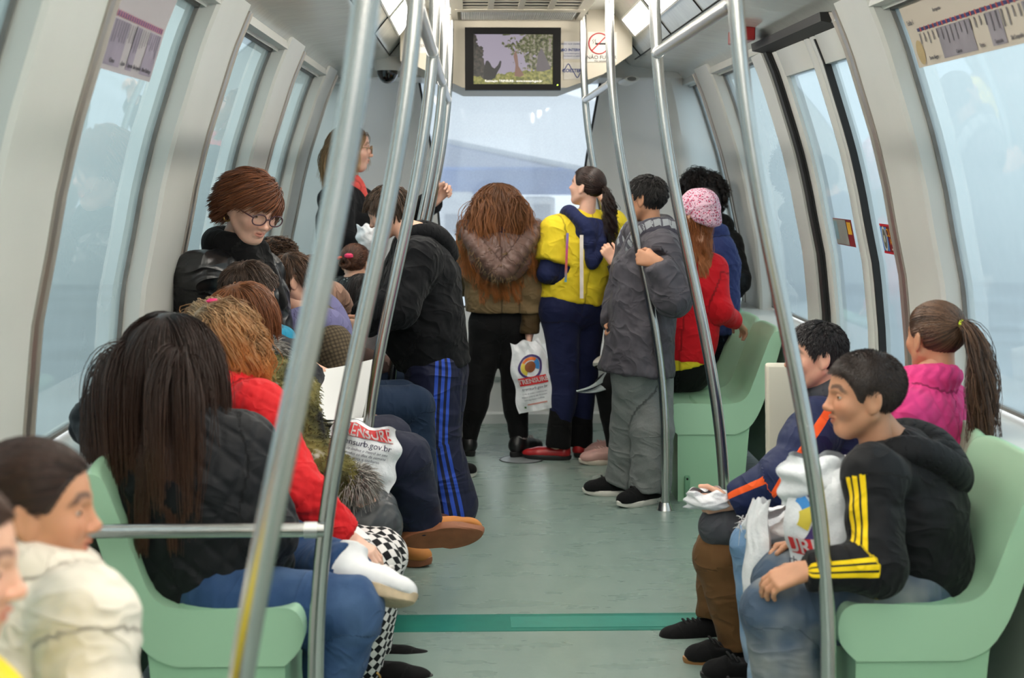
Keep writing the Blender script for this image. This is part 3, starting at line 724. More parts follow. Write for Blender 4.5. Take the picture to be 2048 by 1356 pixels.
o = sign('fare_notice', 838, 862, 80, 106, 'partly hidden white notice on the beige panel left of the television'); textmesh('sign_text', 'ATENÇÃO', .02, P(850, 92, 7.9955), TX, TZ, M_ink, o)

# ---- route maps stuck to the window glass, stickers on the door
def curved(s, ya, yb, za, zb, off, n=10):
    return [[(CX + s * (ww(z) + .072 - off), y, z) for z in zz(za, zb, n)] for y in np.linspace(ya, yb, 3)]
def route_map(s, ya, yb, za, zb, label, pm, colA, colB):
    """ya is the left end as read"""
    m = MB(); m.grid(curved(s, ya, yb, za, zb, .004)); o = m.build('route_map', pm); tag(o, label, 'map')
    q = lambda u0, u1, v0, v1, nm, mm, off=.0055: (lambda g: (g.grid(curved(s, ya + (yb - ya) * u0, ya + (yb - ya) * u1, za + (zb - za) * v0, za + (zb - za) * v1, off, 6)), g.build(nm, mm, o)))(MB())
    for u0, u1 in ((.22, .46), (.56, .65), (.78, .97)): q(u0, u1, .05, .5, 'zone_block', mat('map_lilac' + str(s), colA, .5))
    n = 26
    for i in range(n): q(.08 + .88 * i / n, .08 + .88 * (i + .62) / n, .525, .575, 'station_mark', mat('map_navy' + str(s), colB, .5), .006); q(.08 + .88 * (i + .72) / n, .08 + .88 * (i + .92) / n, .515, .585, 'station_tick', mat('map_red' + str(s), lin(200, 70, 78), .5), .006)
    r2 = random.Random(3 + s)
    for i in range(n):
        L = r2.uniform(.12, .26); q(.085 + .88 * i / n, .085 + .88 * i / n + .006, .49 - L, .49, 'station_name', mat('map_ink' + str(s), lin(92, 88, 96), .6), .007)
    def txt(w, u, v, sz):
        y = ya + (yb - ya) * u; z = za + (zb - za) * v; wz = ww(z); sl = (ww(z + .02) - ww(z - .02)) / .04
        textmesh('map_text', w, sz, (CX + s * (wz + .064), y, z), (0, (1 if yb > ya else -1), 0), (s * sl, 0, 1), mat('map_ink' + str(s), lin(92, 88, 96), .6), o, .0003)
    for w, u in (('Porto Alegre', .15), ('Canoas', .34), ('Esteio', .5), ('Sapucaia', .605), ('São Leopoldo', .715), ('Novo Hamburgo', .87)): txt(w, u, .10, .016)
    if s > 0: txt('Linha 1', .055, .68, .022); txt('Aeroporto', .28, .75, .016)
    m = MB(); y = ya + (yb - ya) * .055; z = za + (zb - za) * .22
    m.grid([[(CX + s * (ww(z + r * math.sin(t)) + .066), y + r * math.cos(t), z + r * math.sin(t)) for t in np.arange(24) * 6.2832 / 24] for r in (.001, .036)], cv=True); m.build('seal_emblem', mat('map_gold', lin(178, 156, 112), .5), o)
map_r = route_map(1, 4.66, 3.45, 1.76, 1.948, 'route map sticker with a red and blue line on the near right window', mat('map_paper', lin(196, 186, 172), .5, noise=2, var=.04), lin(140, 134, 142), lin(56, 52, 108))
map_l = route_map(-1, 3.66, 4.42, 1.70, 1.948, 'faded lilac route map sticker on the left window', mat('map_paper_l', lin(178, 172, 176), .5, noise=2, var=.04), lin(150, 140, 158), lin(104, 80, 126))
def sticker(ya, yb, za, zb, label, red=True):
    m = MB(); Gp = lambda y0, y1, z0, z1, off: [[(CX + ww(z) + .05 - off, y, z) for z in zz(z0, z1, 6)] for y in (y0, y1)]
    m.grid(Gp(ya, yb, za, zb, .003)); o = m.build('door_sticker', mat('sticker_maroon', lin(128, 34, 36), .4)); tag(o, label, 'sticker')
    def blk(u0, u1, v0, v1, nm, mm, off=.0045): g = MB(); g.grid(Gp(ya + (yb - ya) * u0, ya + (yb - ya) * u1, za + (zb - za) * v0, za + (zb - za) * v1, off)); g.build(nm, mm, o)
    if red:
        blk(0, .32, .1, .9, 'blue_field', mat('sticker_blue', lin(70, 128, 196), .4)); blk(0, 1, .93, 1, 'red_edge', mat('sticker_red', lin(196, 36, 50), .4)); blk(0, 1, 0, .07, 'red_edge', mat('sticker_red', lin(196, 36, 50), .4))
        yc = ya + (yb - ya) * .16; zc = (za + zb) / 2
        for r, cl in ((.045, (214, 206, 190)), (.036, (84, 96, 84)), (.014, (206, 204, 190))):
            g = MB(); g.grid([[(CX + ww(zc + q * math.sin(t)) + .05 - .006 + r * .02, yc + q * .62 * math.cos(t), zc + q * math.sin(t)) for t in np.arange(24) * 6.2832 / 24] for q in (.001, r)], cv=True); g.build('emblem', mat('sticker_e%d' % cl[0], lin(*cl), .4), o)
        yl = mat('sticker_yellow', lin(224, 168, 40), .5); sl = (ww(1.2) - ww(1.1)) / .1
        for w, v_, sz in (('CUIDADO', .70, .042), ('AO SAIR', .42, .032), ('mantenha distância', .18, .014)):
            z = za + (zb - za) * v_; textmesh('sticker_text', w, sz, (CX + ww(z) + .043, ya + (yb - ya) * .67, z), (0, -1, 0), (sl, 0, 1), yl if sz > .02 else mat('sign_white', lin(216, 212, 202), .4), o, .0003)
    else:
        blk(0, .7, .03, .97, 'grey_field', mat('sticker_grey', lin(142, 144, 138), .5)); blk(.74, .95, .45, .9, 'yellow_text_block', mat('sticker_yellow', lin(224, 168, 40), .5), .0046); blk(.02, .22, .2, .9, 'pale_emblem', mat('sticker_blue2', lin(120, 150, 160), .5), .0055)
    return o
sticker(5.50, 5.24, 1.155, 1.262, 'red and blue warning sticker with yellow CUIDADO letters on the near door leaf')
sticker(6.22, 5.92, 1.155, 1.262, 'grey and dark red sticker seen on the far door leaf', False)
# strip of blue lettering on the window before the door
m = MB()
for i in range(9): z = 1.33 - .045 * i; m.grid([[(CX + ww(z_) + .067, y, z_) for z_ in (z, z + .03)] for y in (6.88, 6.93)])
o = m.build('blue_window_lettering', M_inkblue); tag(o, 'vertical strip of blue lettering on the window left of the door', 'sticker')

# ================================================================ PEOPLE: builders
HC, HR = np.array((0, -.06, .14)), np.array((.335, .42, .36))       # skull ellipsoid in head units (head height = 1)
_cache = {}
def head_mesh():
    if 'h' in _cache: return _cache['h']
    p = [Ell(HC, HR, k=.05), Ell((0, .08, -.10), (.275, .27, .36), k=.10), Ell((0, .205, -.375), (.115, .115, .10), k=.12)]
    for s in (-1, 1):
        p += [Cap((s * .225, -.04, -.20), (s * .09, .19, -.385), .075, .06, k=.10), Ell((s * .15, .225, -.10), (.11, .10, .10), k=.09), Cap((s * .05, .325, .085), (s * .17, .285, .09), .04, .035, k=.06)]
    p += [Cap((0, .33, .06), (0, .405, -.10), .03, .042, k=.05), Ell((0, .41, -.115), (.05, .05, .042), k=.03)]
    for s in (-1, 1): p += [Ell((s * .048, .372, -.13), (.034, .04, .03), k=.025)]
    p += [Cap((-.075, .315, -.235), (0, .358, -.222), .02, .026, k=.03), Cap((.075, .315, -.235), (0, .358, -.222), .02, .026, k=.03), Cap((-.06, .315, -.272), (.06, .315, -.272), .026, k=.035), Cap((0, .335, -.272), (0, .335, -.272), .032, k=.03)]
    p += [Cap((0, -.12, -.10), (0, -.17, -.62), .19, .20, k=.08)]
    for s in (-1, 1):
        R = Matrix.Rotation(s * .35, 3, 'Z') @ Matrix.Rotation(.2, 3, 'X'); R = np.array(R)
        p += [Ell((s * .335, -.05, -.03), (.03, .088, .145), R, k=.03)]
    sub = [Ell((s * .145, .385, .02), (.085, .07, .05), k=.06) for s in (-1, 1)] + [Cap((-.075, .40, -.249), (.075, .40, -.249), .055, k=.012)]
    sub[-1] = Box((0, .375, -.249), (.075, .035, .004), r=.003, k=.014)
    sub += [Ell((s * .375, -.035, -.02), (.022, .045, .085), k=.02) for s in (-1, 1)]
    D, lo, h = field(p, .0155, sub)
    # lids: half shells over the eyeballs
    V, F = nets(D, lo, h); V = relax(V, F, 1, .4)
    x, y, z = np.abs(V[:, 0]), V[:, 1], V[:, 2]
    lips = smooth(.105, .07, np.hypot(x * 1.0, (z + .248) * 1.9)) * smooth(.26, .30, y)
    bz = .125 + .02 * np.sin(np.clip((x - .05) / .2, 0, 1) * math.pi) - .05 * smooth(.18, .25, x)
    brow = smooth(.034, .014, np.abs(z - bz)) * smooth(.03, .06, x) * smooth(.265, .215, x) * smooth(.18, .24, y)
    cheek = np.exp(-((x - .17) ** 2 + (z + .1) ** 2) / .012) * smooth(.1, .2, y) * .6 + np.exp(-((x) ** 2 + (z + .12) ** 2) / .004) * smooth(.3, .4, y) * .5
    _cache['h'] = (V, F, np.stack((lips, brow, cheek), 1)); return _cache['h']
def rotm(yaw, pitch=0, roll=0):
    a, p = math.radians(yaw), math.radians(pitch)
    f = np.array((math.sin(a) * math.cos(p), math.cos(a) * math.cos(p), math.sin(p))); r = np.array((math.cos(a), -math.sin(a), 0)); u = np.cross(r, f)
    if roll:
        q = math.radians(roll); r, u = r * math.cos(q) + u * math.sin(q), u * math.cos(q) - r * math.sin(q)
    return np.stack((r, f, u), 1)
def hand_mesh(w, d, n, left, curl=(25, 30, 20), k=1.0, thumb=.5, spread=1.0, point=None):
    d = nrm(d); n = np.asarray(n, float); n = nrm(n - d * n.dot(d)); t = np.cross(d, n) * (-1 if left else 1)
    w = np.asarray(w, float); p = []
    xs = (.029, .0095, -.010, -.028); L = (.070, .078, .072, .056); kl = (.090, .094, .090, .083)
    for i in range(4):
        b = w + (d * kl[i] + t * xs[i]) * k
        p.append(Cap(w + t * xs[i] * .5 * k - d * .01 * k, b, .0155 * k, .0115 * k, k=.014 * k))
        ang = 0; q = b; cl = curl if point is None or i not in point else point[i]
        sd = t * (xs[i] * 1.6 * spread)
        for j, (fr, rr) in enumerate(((.46, .0098), (.31, .0088), (.23, .0078))):
            ang += math.radians(cl[j] + (i - 1.5) * 2); dr = nrm(d * math.cos(ang) + n * math.sin(ang) + sd * .6 * math.cos(ang))
            q2 = q + dr * L[i] * fr * k; p.append(Cap(q, q2, rr * k * (.9 if i == 3 else 1), rr * .92 * k * (.9 if i == 3 else 1), k=.003)); q = q2
    b = w + (d * .02 + t * .022) * k
    p.append(Cap(b, b + (d * .03 + t * .022 + n * .01) * k, .016 * k, .0125 * k, k=.014 * k)); q = b + (d * .03 + t * .022 + n * .01) * k
    for fr, rr, di in ((.036, .0108, d * .75 + t * (.55 - .5 * thumb) + n * (.2 + .6 * thumb)), (.028, .0092, d * .8 + t * (.2 - .6 * thumb) + n * (.25 + .7 * thumb))):
        q2 = q + nrm(di) * fr * k; p.append(Cap(q, q2, rr * k, rr * .9 * k, k=.004)); q = q2
    p.append(Cap(w - d * .05 * k, w + d * .01 * k, .021 * k, .024 * k, n=n, f=.75, k=.015))
    return implicit(p, .0034 * max(k, .8), it=1)

def skin_mat(name, col, brow):
    if name in MATS: return MATS[name]
    t = NT(name); a = t.attr('tint'); s = t.n('SeparateXYZ'); t.l(a.outputs['Vector'], s.inputs[0])
    f = t.noise(30, 4); c = t.mix(f, tuple(x * .88 for x in col[:3]) + (1,), tuple(min(1, x * 1.1) for x in col[:3]) + (1,))
    c = t.mix(t.math('MULTIPLY', s.outputs['Z'], .45), c, (col[0] * 1.05, col[1] * .62, col[2] * .55, 1))
    c = t.mix(t.math('MULTIPLY', s.outputs['X'], .75), c, (col[0] * .78, col[1] * .42, col[2] * .42, 1))
    c = t.mix(t.math('MULTIPLY', s.outputs['Y'], .8), c, brow); t.l(c, t.b.inputs['Base Color'])
    t.b.inputs['Roughness'].default_value = .48; t.b.inputs['Subsurface Weight'].default_value = .12; t.b.inputs['Subsurface Radius'].default_value = (.012, .005, .003); t.b.inputs['Subsurface Scale'].default_value = .6
    t.bump(t.noise(220, 3), .06, .002); MATS[name] = t.m; return t.m
def hair_mat(name, c0, c1, tip=None):
    if name in MATS: return MATS[name]
    t = NT(name); a = t.attr('hs'); s = t.n('SeparateXYZ'); t.l(a.outputs['Vector'], s.inputs[0])
    c = t.mix(s.outputs['X'], c0, c1)
    if tip: c = t.mix(t.math('POWER', s.outputs['Y'], 1.3), c, tip)
    t.l(c, t.b.inputs['Base Color']); t.b.inputs['Roughness'].default_value = .38; t.b.inputs['Specular IOR Level'].default_value = .45
    MATS[name] = t.m; return t.m

def strands_mesh(S, wid, sides=3, rand=None, taper=.65):
    """S: N x K x 3 -> tubes"""
    N, K, _ = S.shape; T = np.gradient(S, axis=1); T /= np.linalg.norm(T, axis=2)[..., None] + 1e-9
    a = np.cross(T, np.array((.31, .57, .2))); a /= np.linalg.norm(a, axis=2)[..., None] + 1e-9; b = np.cross(T, a)
    wid = np.broadcast_to(np.asarray(wid, float).reshape(-1, 1), (N, K)) * (1 - taper * np.linspace(0, 1, K) ** 2)[None]
    ph = np.arange(sides) * 2 * math.pi / sides
    V = S[:, :, None] + wid[..., None, None] * (np.cos(ph)[None, None, :, None] * a[:, :, None] + np.sin(ph)[None, None, :, None] * b[:, :, None])
    V = V.reshape(-1, 3); i = np.arange(N)[:, None, None] * K * sides; j = np.arange(K - 1)[None, :, None] * sides; k = np.arange(sides)[None, None]
    k2 = (k + 1) % sides; F = np.stack((i + j + k, i + j + k2, i + j + sides + k2, i + j + sides + k), -1).reshape(-1, 4)
    rand = np.random.RandomState(1).rand(N) if rand is None else rand
    at = np.stack((np.repeat(rand, K * sides), np.tile(np.repeat(np.linspace(0, 1, K), sides), N), np.zeros(N * K * sides)), 1)
    return V, F, at
def hairline(p, hi=0.0):
    return p[:, 2] > np.interp(p[:, 1], [-.5, -.25, -.08, .03, .12, .22, .40], [-.27, -.22, -.08, -.03, .12, .27, .31 + hi])
def scalp(th, ears, low):
    key = ('s', th, ears, low)
    if key in _cache: return _cache[key]
    p = [Ell(HC, HR + th, k=.01)]
    if low: p += [Ell((0, -.22, -.12), (.27 + th, .22 + th, .22), k=.08)]
    sub = [Ell((0, .52, -.10), (.62, .44, .455), k=.03), Cap((0, -.02, -.45), (0, .1, -.45), .30 if not low else .2, k=.05), Ell((0, .2, -.32), (.5, .3, .32), k=.03)]
    if ears: sub += [Ell((s * .37, -.035, -.05), (.11, .105, .16), k=.02) for s in (-1, 1)]
    _cache[key] = implicit(p, .028, sub, it=1); return _cache[key]

def make_hair(parent, c, M, hs, sp, coll, name='hair'):
    g = np.random.RandomState(sp.get('seed', 3)); q_ = 3.0 if c[1] < 5 else 2.0; n = int(sp.get('n', 650) * q_); st = sp['style']; L = sp.get('len', .2); K = sp.get('K', 10); wid = sp.get('w', .012) * (.50 if c[1] < 5 else .62)
    Mi = np.linalg.inv(M); grav = nrm(Mi @ np.array((0, 0, -1.))) if 'gl' not in sp else nrm(sp['gl'])
    i = np.arange(int(n * 2.3)) + .5; ph = np.arccos(1 - 2 * i / len(i)); th = math.pi * (1 + 5 ** .5) * i
    dr = np.stack((np.cos(th) * np.sin(ph), np.sin(th) * np.sin(ph), np.cos(ph)), 1); root = HC + dr * HR * 1.0
    root = root[hairline(root, sp.get('hi', 0))]
    if 'maxz' in sp: root = root[root[:, 2] < sp['maxz']]
    if st in ('short', 'crop', 'pony', 'bun'): root = root[~((np.abs(root[:, 0]) > .27) & (np.abs(root[:, 1] + .03) < .075) & (root[:, 2] < .09))]
    N = len(root); nr = (root - HC) / HR ** 2; nr /= np.linalg.norm(nr, axis=1)[:, None]
    caps = []
    for cp in coll: caps.append((Mi @ (cp.a - c), Mi @ (cp.b - c), cp.ra / hs, cp.rb / hs))
    def collide(p, off):
        for C_, R_ in ((HC, HR), (np.array((0, .10, -.12)), np.array((.29, .28, .40)))):
            q = (p - C_) / (R_ * (1 + off[:, None])); k = np.linalg.norm(q, axis=1)[:, None]
            p = np.where(k < 1, C_ + (p - C_) / np.maximum(k, .05), p)
        for a, b, ra, rb in caps:
            ba = b - a; t = np.clip((p - a) @ ba / (ba @ ba + 1e-9), 0, 1); q = p - a - t[:, None] * ba; l = np.linalg.norm(q, axis=1); r = ra + (rb - ra) * t + off * .25
            m = (l < r); p = np.where(m[:, None], a + t[:, None] * ba + q / np.maximum(l, 1e-4)[:, None] * r[:, None], p)
        return p
    def tang(v): v = v - nr * (v * nr).sum(1)[:, None]; return v / (np.linalg.norm(v, axis=1)[:, None] + 1e-6)
    crown = np.array(sp.get('crown', (.03, -.22, .48)))
    off = g.uniform(.0, sp.get('off', .10), N)
    extra = []
    if st in ('pony', 'bun'):
        tie = np.array(sp.get('tie', (0, -.50, .22))); S = []
        for s in np.linspace(0, 1, K):
            p = root * (1 - s) + tie * s; p = collide(p, off * .4 + .028 + .03 * math.sin(s * math.pi)); S.append(p)
        S = np.stack(S, 1); T_ = []
        if st == 'pony':
            m = int(sp.get('tail_n', 160) * q_); p = tie + g.normal(size=(m, 3)) * .025; d = nrm(np.asarray(sp.get('tail_dir', (0, -1, .1)))) + g.normal(size=(m, 3)) * .16
            tl = sp.get('tail', 1.6) * g.uniform(.65, 1.05, m); o2 = g.uniform(.05, .25, m); kk = K + 6
            for s in range(kk):
                T_.append(p); d = d * .72 + grav * .34 + g.normal(size=(m, 3)) * .05; d /= np.linalg.norm(d, axis=1)[:, None]
                p = collide(p + d * (tl / kk)[:, None], o2)
            T_ = np.stack(T_, 1); extra.append((T_, sp.get('tail_curl', .05), 1.0))
        else:
            m = int(sp.get('tail_n', 120) * q_); a = g.uniform(0, 6.28, m); rr = g.uniform(.05, .17, m); b = g.uniform(-.5, .5, m)
            T_ = np.stack([tie + np.stack((rr * np.cos(a + s), .07 * np.sin(b * 3 + s * .7) - .05, rr * np.sin(a + s) * .8), 1) for s in np.linspace(0, 3.2, K)], 1); extra.append((T_, .0, 1.0))
    else:
        if st == 'long':
            px = sp.get('part', 0.0); sx = np.sign(root[:, 0] - px + 1e-3); v = np.stack((sx * 1.0, np.full(N, -.55), np.full(N, .1)), 1); d = tang(v)
            d = np.where(((root[:, 1] < -.2) | bool(sp.get('down')))[:, None], tang(np.broadcast_to(grav, (N, 3))), d)
        else:
            v = root - crown; d = tang(v)
            if 'comb' in sp: d = tang(d + np.asarray(sp['comb']) * (1 if np.ndim(sp['comb']) == 1 else 1))
        ln = L * g.uniform(sp.get('lmin', .75), 1.08, N)
        if 'fringe' in sp: ln = np.where(root[:, 1] > .12, sp['fringe'] * g.uniform(.8, 1.1, N), ln)
        if st == 'crop': d = tang(d) * .8 + nr * .5
        stiff, gr = sp.get('stiff', .75), sp.get('grav', .3); p = root.copy(); S = []
        for s in range(K):
            S.append(p); d = d * stiff + grav * gr * (.4 + s / K) + g.normal(size=(N, 3)) * sp.get('mess', .05); d /= np.linalg.norm(d, axis=1)[:, None]
            p2 = collide(p + d * (ln / K)[:, None], off * min(1, (s + 1) / 3) + .03); d = (p2 - p) / (np.linalg.norm(p2 - p, axis=1)[:, None] + 1e-6); p = p2
        S = np.stack(S, 1)
    cl = sp.get('clump', .5); nc = sp.get('nclump', max(30, N // 24))
    def finish(S, curl, cl):
        N = len(S); s = np.linspace(0, 1, S.shape[1])[None, :, None]
        if cl and st not in ('crop',):
            gi = g.choice(N, min(nc, N), replace=False); mid = S[:, S.shape[1] // 2]
            dd = ((mid[:, None] - mid[gi][None]) ** 2).sum(-1); b = gi[dd.argmin(1)]; S = S + (S[b] - S) * cl * s ** 1.2
        if curl:
            gi2 = g.uniform(0, 6.28, N)[:, None, None]
            if cl and st not in ('crop',): gi2 = (b % 97 / 97. * 6.28)[:, None, None] + g.uniform(-.5, .5, (N, 1, 1))
            w = sp.get('curl_n', 2.2) * 6.28 * s + gi2; S = S + curl * smooth(0, .35, s) * (np.cos(w) * np.array((1, .2, .1)) + np.sin(w) * np.array((.1, 1, .4)))
        return S
    parts = [strands_mesh(finish(S, sp.get('curl', 0), cl if st not in ('pony', 'bun') else .0), wid * g.uniform(.6, 1.2, N), rand=g.rand(N))]
    for T_, cu_, _ in extra:
        m = len(T_); parts.append(strands_mesh(finish(T_, cu_, cl), wid * g.uniform(.7, 1.3, m), rand=g.rand(m)))
    sV, sF = scalp(min(.03, sp.get('th', .012)), st in ('short', 'crop', 'pony', 'bun') and not sp.get('cover', False), st in ('long', 'bob'))
    rn = np.full((len(sV), 3), (.25, .1, 0)); 
    VV, FF, AA, o_ = [sV], [sF], [rn], len(sV)
    for V, F, A in parts: VV.append(V); FF.append(F + o_); AA.append(A); o_ += len(V)
    V = c + np.concatenate(VV) @ M.T
    col = sp['col']; mm = hair_mat('hair_%d_%d_%d' % tuple(col[0]), lin(*col[0]), lin(*col[1]), lin(*col[2]) if len(col) > 2 else None)
    return obj(name, V, np.concatenate(FF), mm, parent, at={'hs': np.concatenate(AA)})

def fur(parent, V, N, ln, wid, m, n, seed=1, droop=.3, name='fur_trim'):
    g = np.random.RandomState(seed); i = g.choice(len(V), n); d = N[i] + g.normal(size=(n, 3)) * .45; d /= np.linalg.norm(d, axis=1)[:, None]; l = ln * g.uniform(.5, 1.1, n)
    S = np.stack([V[i] + d * (l * s)[:, None] + np.array((0, 0, -1)) * (droop * l * s * s)[:, None] for s in np.linspace(0, 1, 4)], 1)
    v, f, a = strands_mesh(S, wid, 3, g.rand(n), .8); return obj(name, v, f, m, parent, at={'hs': a})

# ---------------------------------------------------------------- cloth
def cloth(name, col, rough=.85, sheen=.3, weave=350, wb=.15, wrinkle=.5, pat=None, var=.12, spec=.22, folds=9):
    if max(col[:3]) < .03: col = tuple(x * .62 for x in col[:3]) + (1,)
    if name in MATS: return MATS[name]
    t = NT(name); b = t.b; U = t.luv(); n1 = t.noise(7, 4)
    c0 = tuple(x * (1 - var) for x in col[:3]) + (1,); c1 = tuple(min(1, x * (1 + var)) for x in col[:3]) + (1,)
    c = t.mix(n1, c0, c1)
    if pat: c = pat(t, U, c)
    t.l(c, b.inputs['Base Color']); b.inputs['Roughness'].default_value = rough; b.inputs['Sheen Weight'].default_value = sheen * .15; b.inputs['Specular IOR Level'].default_value = spec
    b.inputs['Sheen Roughness'].default_value = .5
    f = t.math('MULTIPLY', t.noise(folds, 2.5, t.coord((1.2, 1.2, .8)), .45, .35), wrinkle); w = t.math('MULTIPLY', t.noise(weave, 2), wb * .05)
    cv = t.n('CombineXYZ'); t.l(t.math('MULTIPLY', t.math('ADD', U['X'], t.math('MULTIPLY', U['Y'], .35)), .75), cv.inputs[0]); t.l(U['Y'], cv.inputs[1]); t.l(t.math('MULTIPLY', U['Z'], 3.7), cv.inputs[2])
    r = t.math('POWER', t.math('SUBTRACT', 1.0, t.math('ABSOLUTE', t.math('MULTIPLY_ADD', t.noise(folds * 1.15, 2.2, cv.outputs[0], .5, .5), 4.0, -2.0))), 2.0)
    f = t.math('ADD', f, t.math('MULTIPLY', r, .42 * wrinkle))
    t.bump(t.math('ADD', f, w), .75, .03); MATS[name] = t.m; return t.m
def tri(t, x, per):   # 0..1..0 triangle wave
    m = t.math('FRACT', t.math('DIVIDE', x, per)); return t.math('ABSOLUTE', t.math('SUBTRACT', t.math('MULTIPLY', m, 2.0), 1.0))
def lid_is(t, U, i): return t.math('LESS_THAN', t.math('ABSOLUTE', t.math('SUBTRACT', U['Z'], float(i))), .03)
def band(t, x, a, b): return t.math('MULTIPLY', t.math('GREATER_THAN', x, a), t.math('LESS_THAN', x, b))

def garment(name, prims, h, m, parent, cuts=(), sub=(), quilt=None, puff=None, folds=(), rough=0.0, it=1, nz=None, mats=None):
    V, F = nets(*field(prims, h, sub, cuts)); V = relax(V, F, it); U = luv(prims, V); N = vnormals(V, F); D = np.zeros(len(V))
    tr = lambda x, p: np.abs(((x / p) % 1) * 2 - 1)
    if quilt:
        per, amp = quilt; a = np.minimum(tr(U[:, 0] + U[:, 1] * .8, per), tr(U[:, 0] - U[:, 1] * .8, per)); D += amp * (np.clip(a * 2.2, 0, 1) - 1)
    if puff:
        per, amp = puff; a = 1 - np.abs(np.sin(math.pi * U[:, 1] / per)); D -= amp * a ** 2.2; D += amp * .35 * snoise(V, 9, 5, 2)
    for c, s, amp, per in folds:
        w = np.exp(-((V - np.asarray(c)) ** 2).sum(1) / s ** 2); Q = np.stack((U[:, 0] * .5 + U[:, 1] * .35, U[:, 1], U[:, 2] * 7.3), 1); nn = snoise(Q, .42 / per, 3, 2); D += amp * w * (.55 - np.abs(nn) * 1.3)
    if rough:
        D += rough * .6 * snoise(V, 5.5, 11, 3)
        if not quilt and not puff: Q = np.stack((U[:, 0] * .8 + U[:, 1] * .5, U[:, 1] - U[:, 0] * .3, U[:, 2] * 3.1), 1); D += rough * 2.4 * (np.clip(1 - np.abs(snoise(Q, 4.5, 17, 2)) * 1.3, 0, 1) ** 2 - .3) + rough * 1.1 * (np.clip(1 - np.abs(snoise(Q[:, [1, 0, 2]] * (1, .6, 1), 9.5, 23, 2)) * 1.4, 0, 1) ** 2 - .3)
    for _ in range(0 if quilt else 3):
        A = np.zeros(len(V)); c_ = np.zeros(len(V))
        for k in range(4): np.add.at(A, F[:, k], D[F].mean(1)); np.add.at(c_, F[:, k], 1)
        D = A / np.maximum(c_, 1)
    V = V + N * D[:, None]
    o = obj(name, V, F, m, parent, at={'luv': U}); o['_n'] = 0; del o['_n']
    return o, V, F, vnormals(V, F), U

def stand(x, y, yaw, H):
    a = math.radians(yaw); f = np.array((math.sin(a), math.cos(a), 0)); r = np.array((math.cos(a), -math.sin(a), 0)); u = np.array((0, 0, 1.)); b = np.array((x, y, 0.))
    q = lambda i, j, k: b + r * i * H + f * j * H + u * k * H
    J = dict(head=q(0, .01, .915), neck=q(0, -.01, .825), pel=q(0, 0, .53), hipl=q(-.055, 0, .50), hipr=q(.055, 0, .50), knl=q(-.06, .01, .28), knr=q(.06, .01, .28), anl=q(-.065, -.01, .055), anr=q(.065, -.01, .055),
             shl=q(-.112, -.01, .795), shr=q(.112, -.01, .795), ell=q(-.15, -.02, .635), elr=q(.15, -.02, .635), wrl=q(-.155, .03, .50), wrr=q(.155, .03, .50), tol=f, tor=f)
    return J
def sit(x, y, yaw, H, seat=.44):
    a = math.radians(yaw); f = np.array((math.sin(a), math.cos(a), 0)); r = np.array((math.cos(a), -math.sin(a), 0)); u = np.array((0, 0, 1.)); b = np.array((x, y, seat + .075 * H))
    q = lambda i, j, k: b + r * i * H + f * j * H + u * k * H; fz = lambda v, z: np.array((v[0], v[1], z))
    J = dict(head=q(0, .01, .375), neck=q(0, -.02, .29), pel=q(0, 0, .02), hipl=q(-.06, .02, 0), hipr=q(.06, .02, 0), knl=q(-.065, .26, .0), knr=q(.065, .26, .0), anl=fz(q(-.065, .29, 0), .055 * H), anr=fz(q(.065, .29, 0), .055 * H),
             shl=q(-.112, -.01, .265), shr=q(.112, -.01, .265), ell=q(-.145, .03, .11), elr=q(.145, .03, .11), wrl=q(-.07, .17, .06), wrr=q(.07, .17, .06), tol=f, tor=f)
    return J

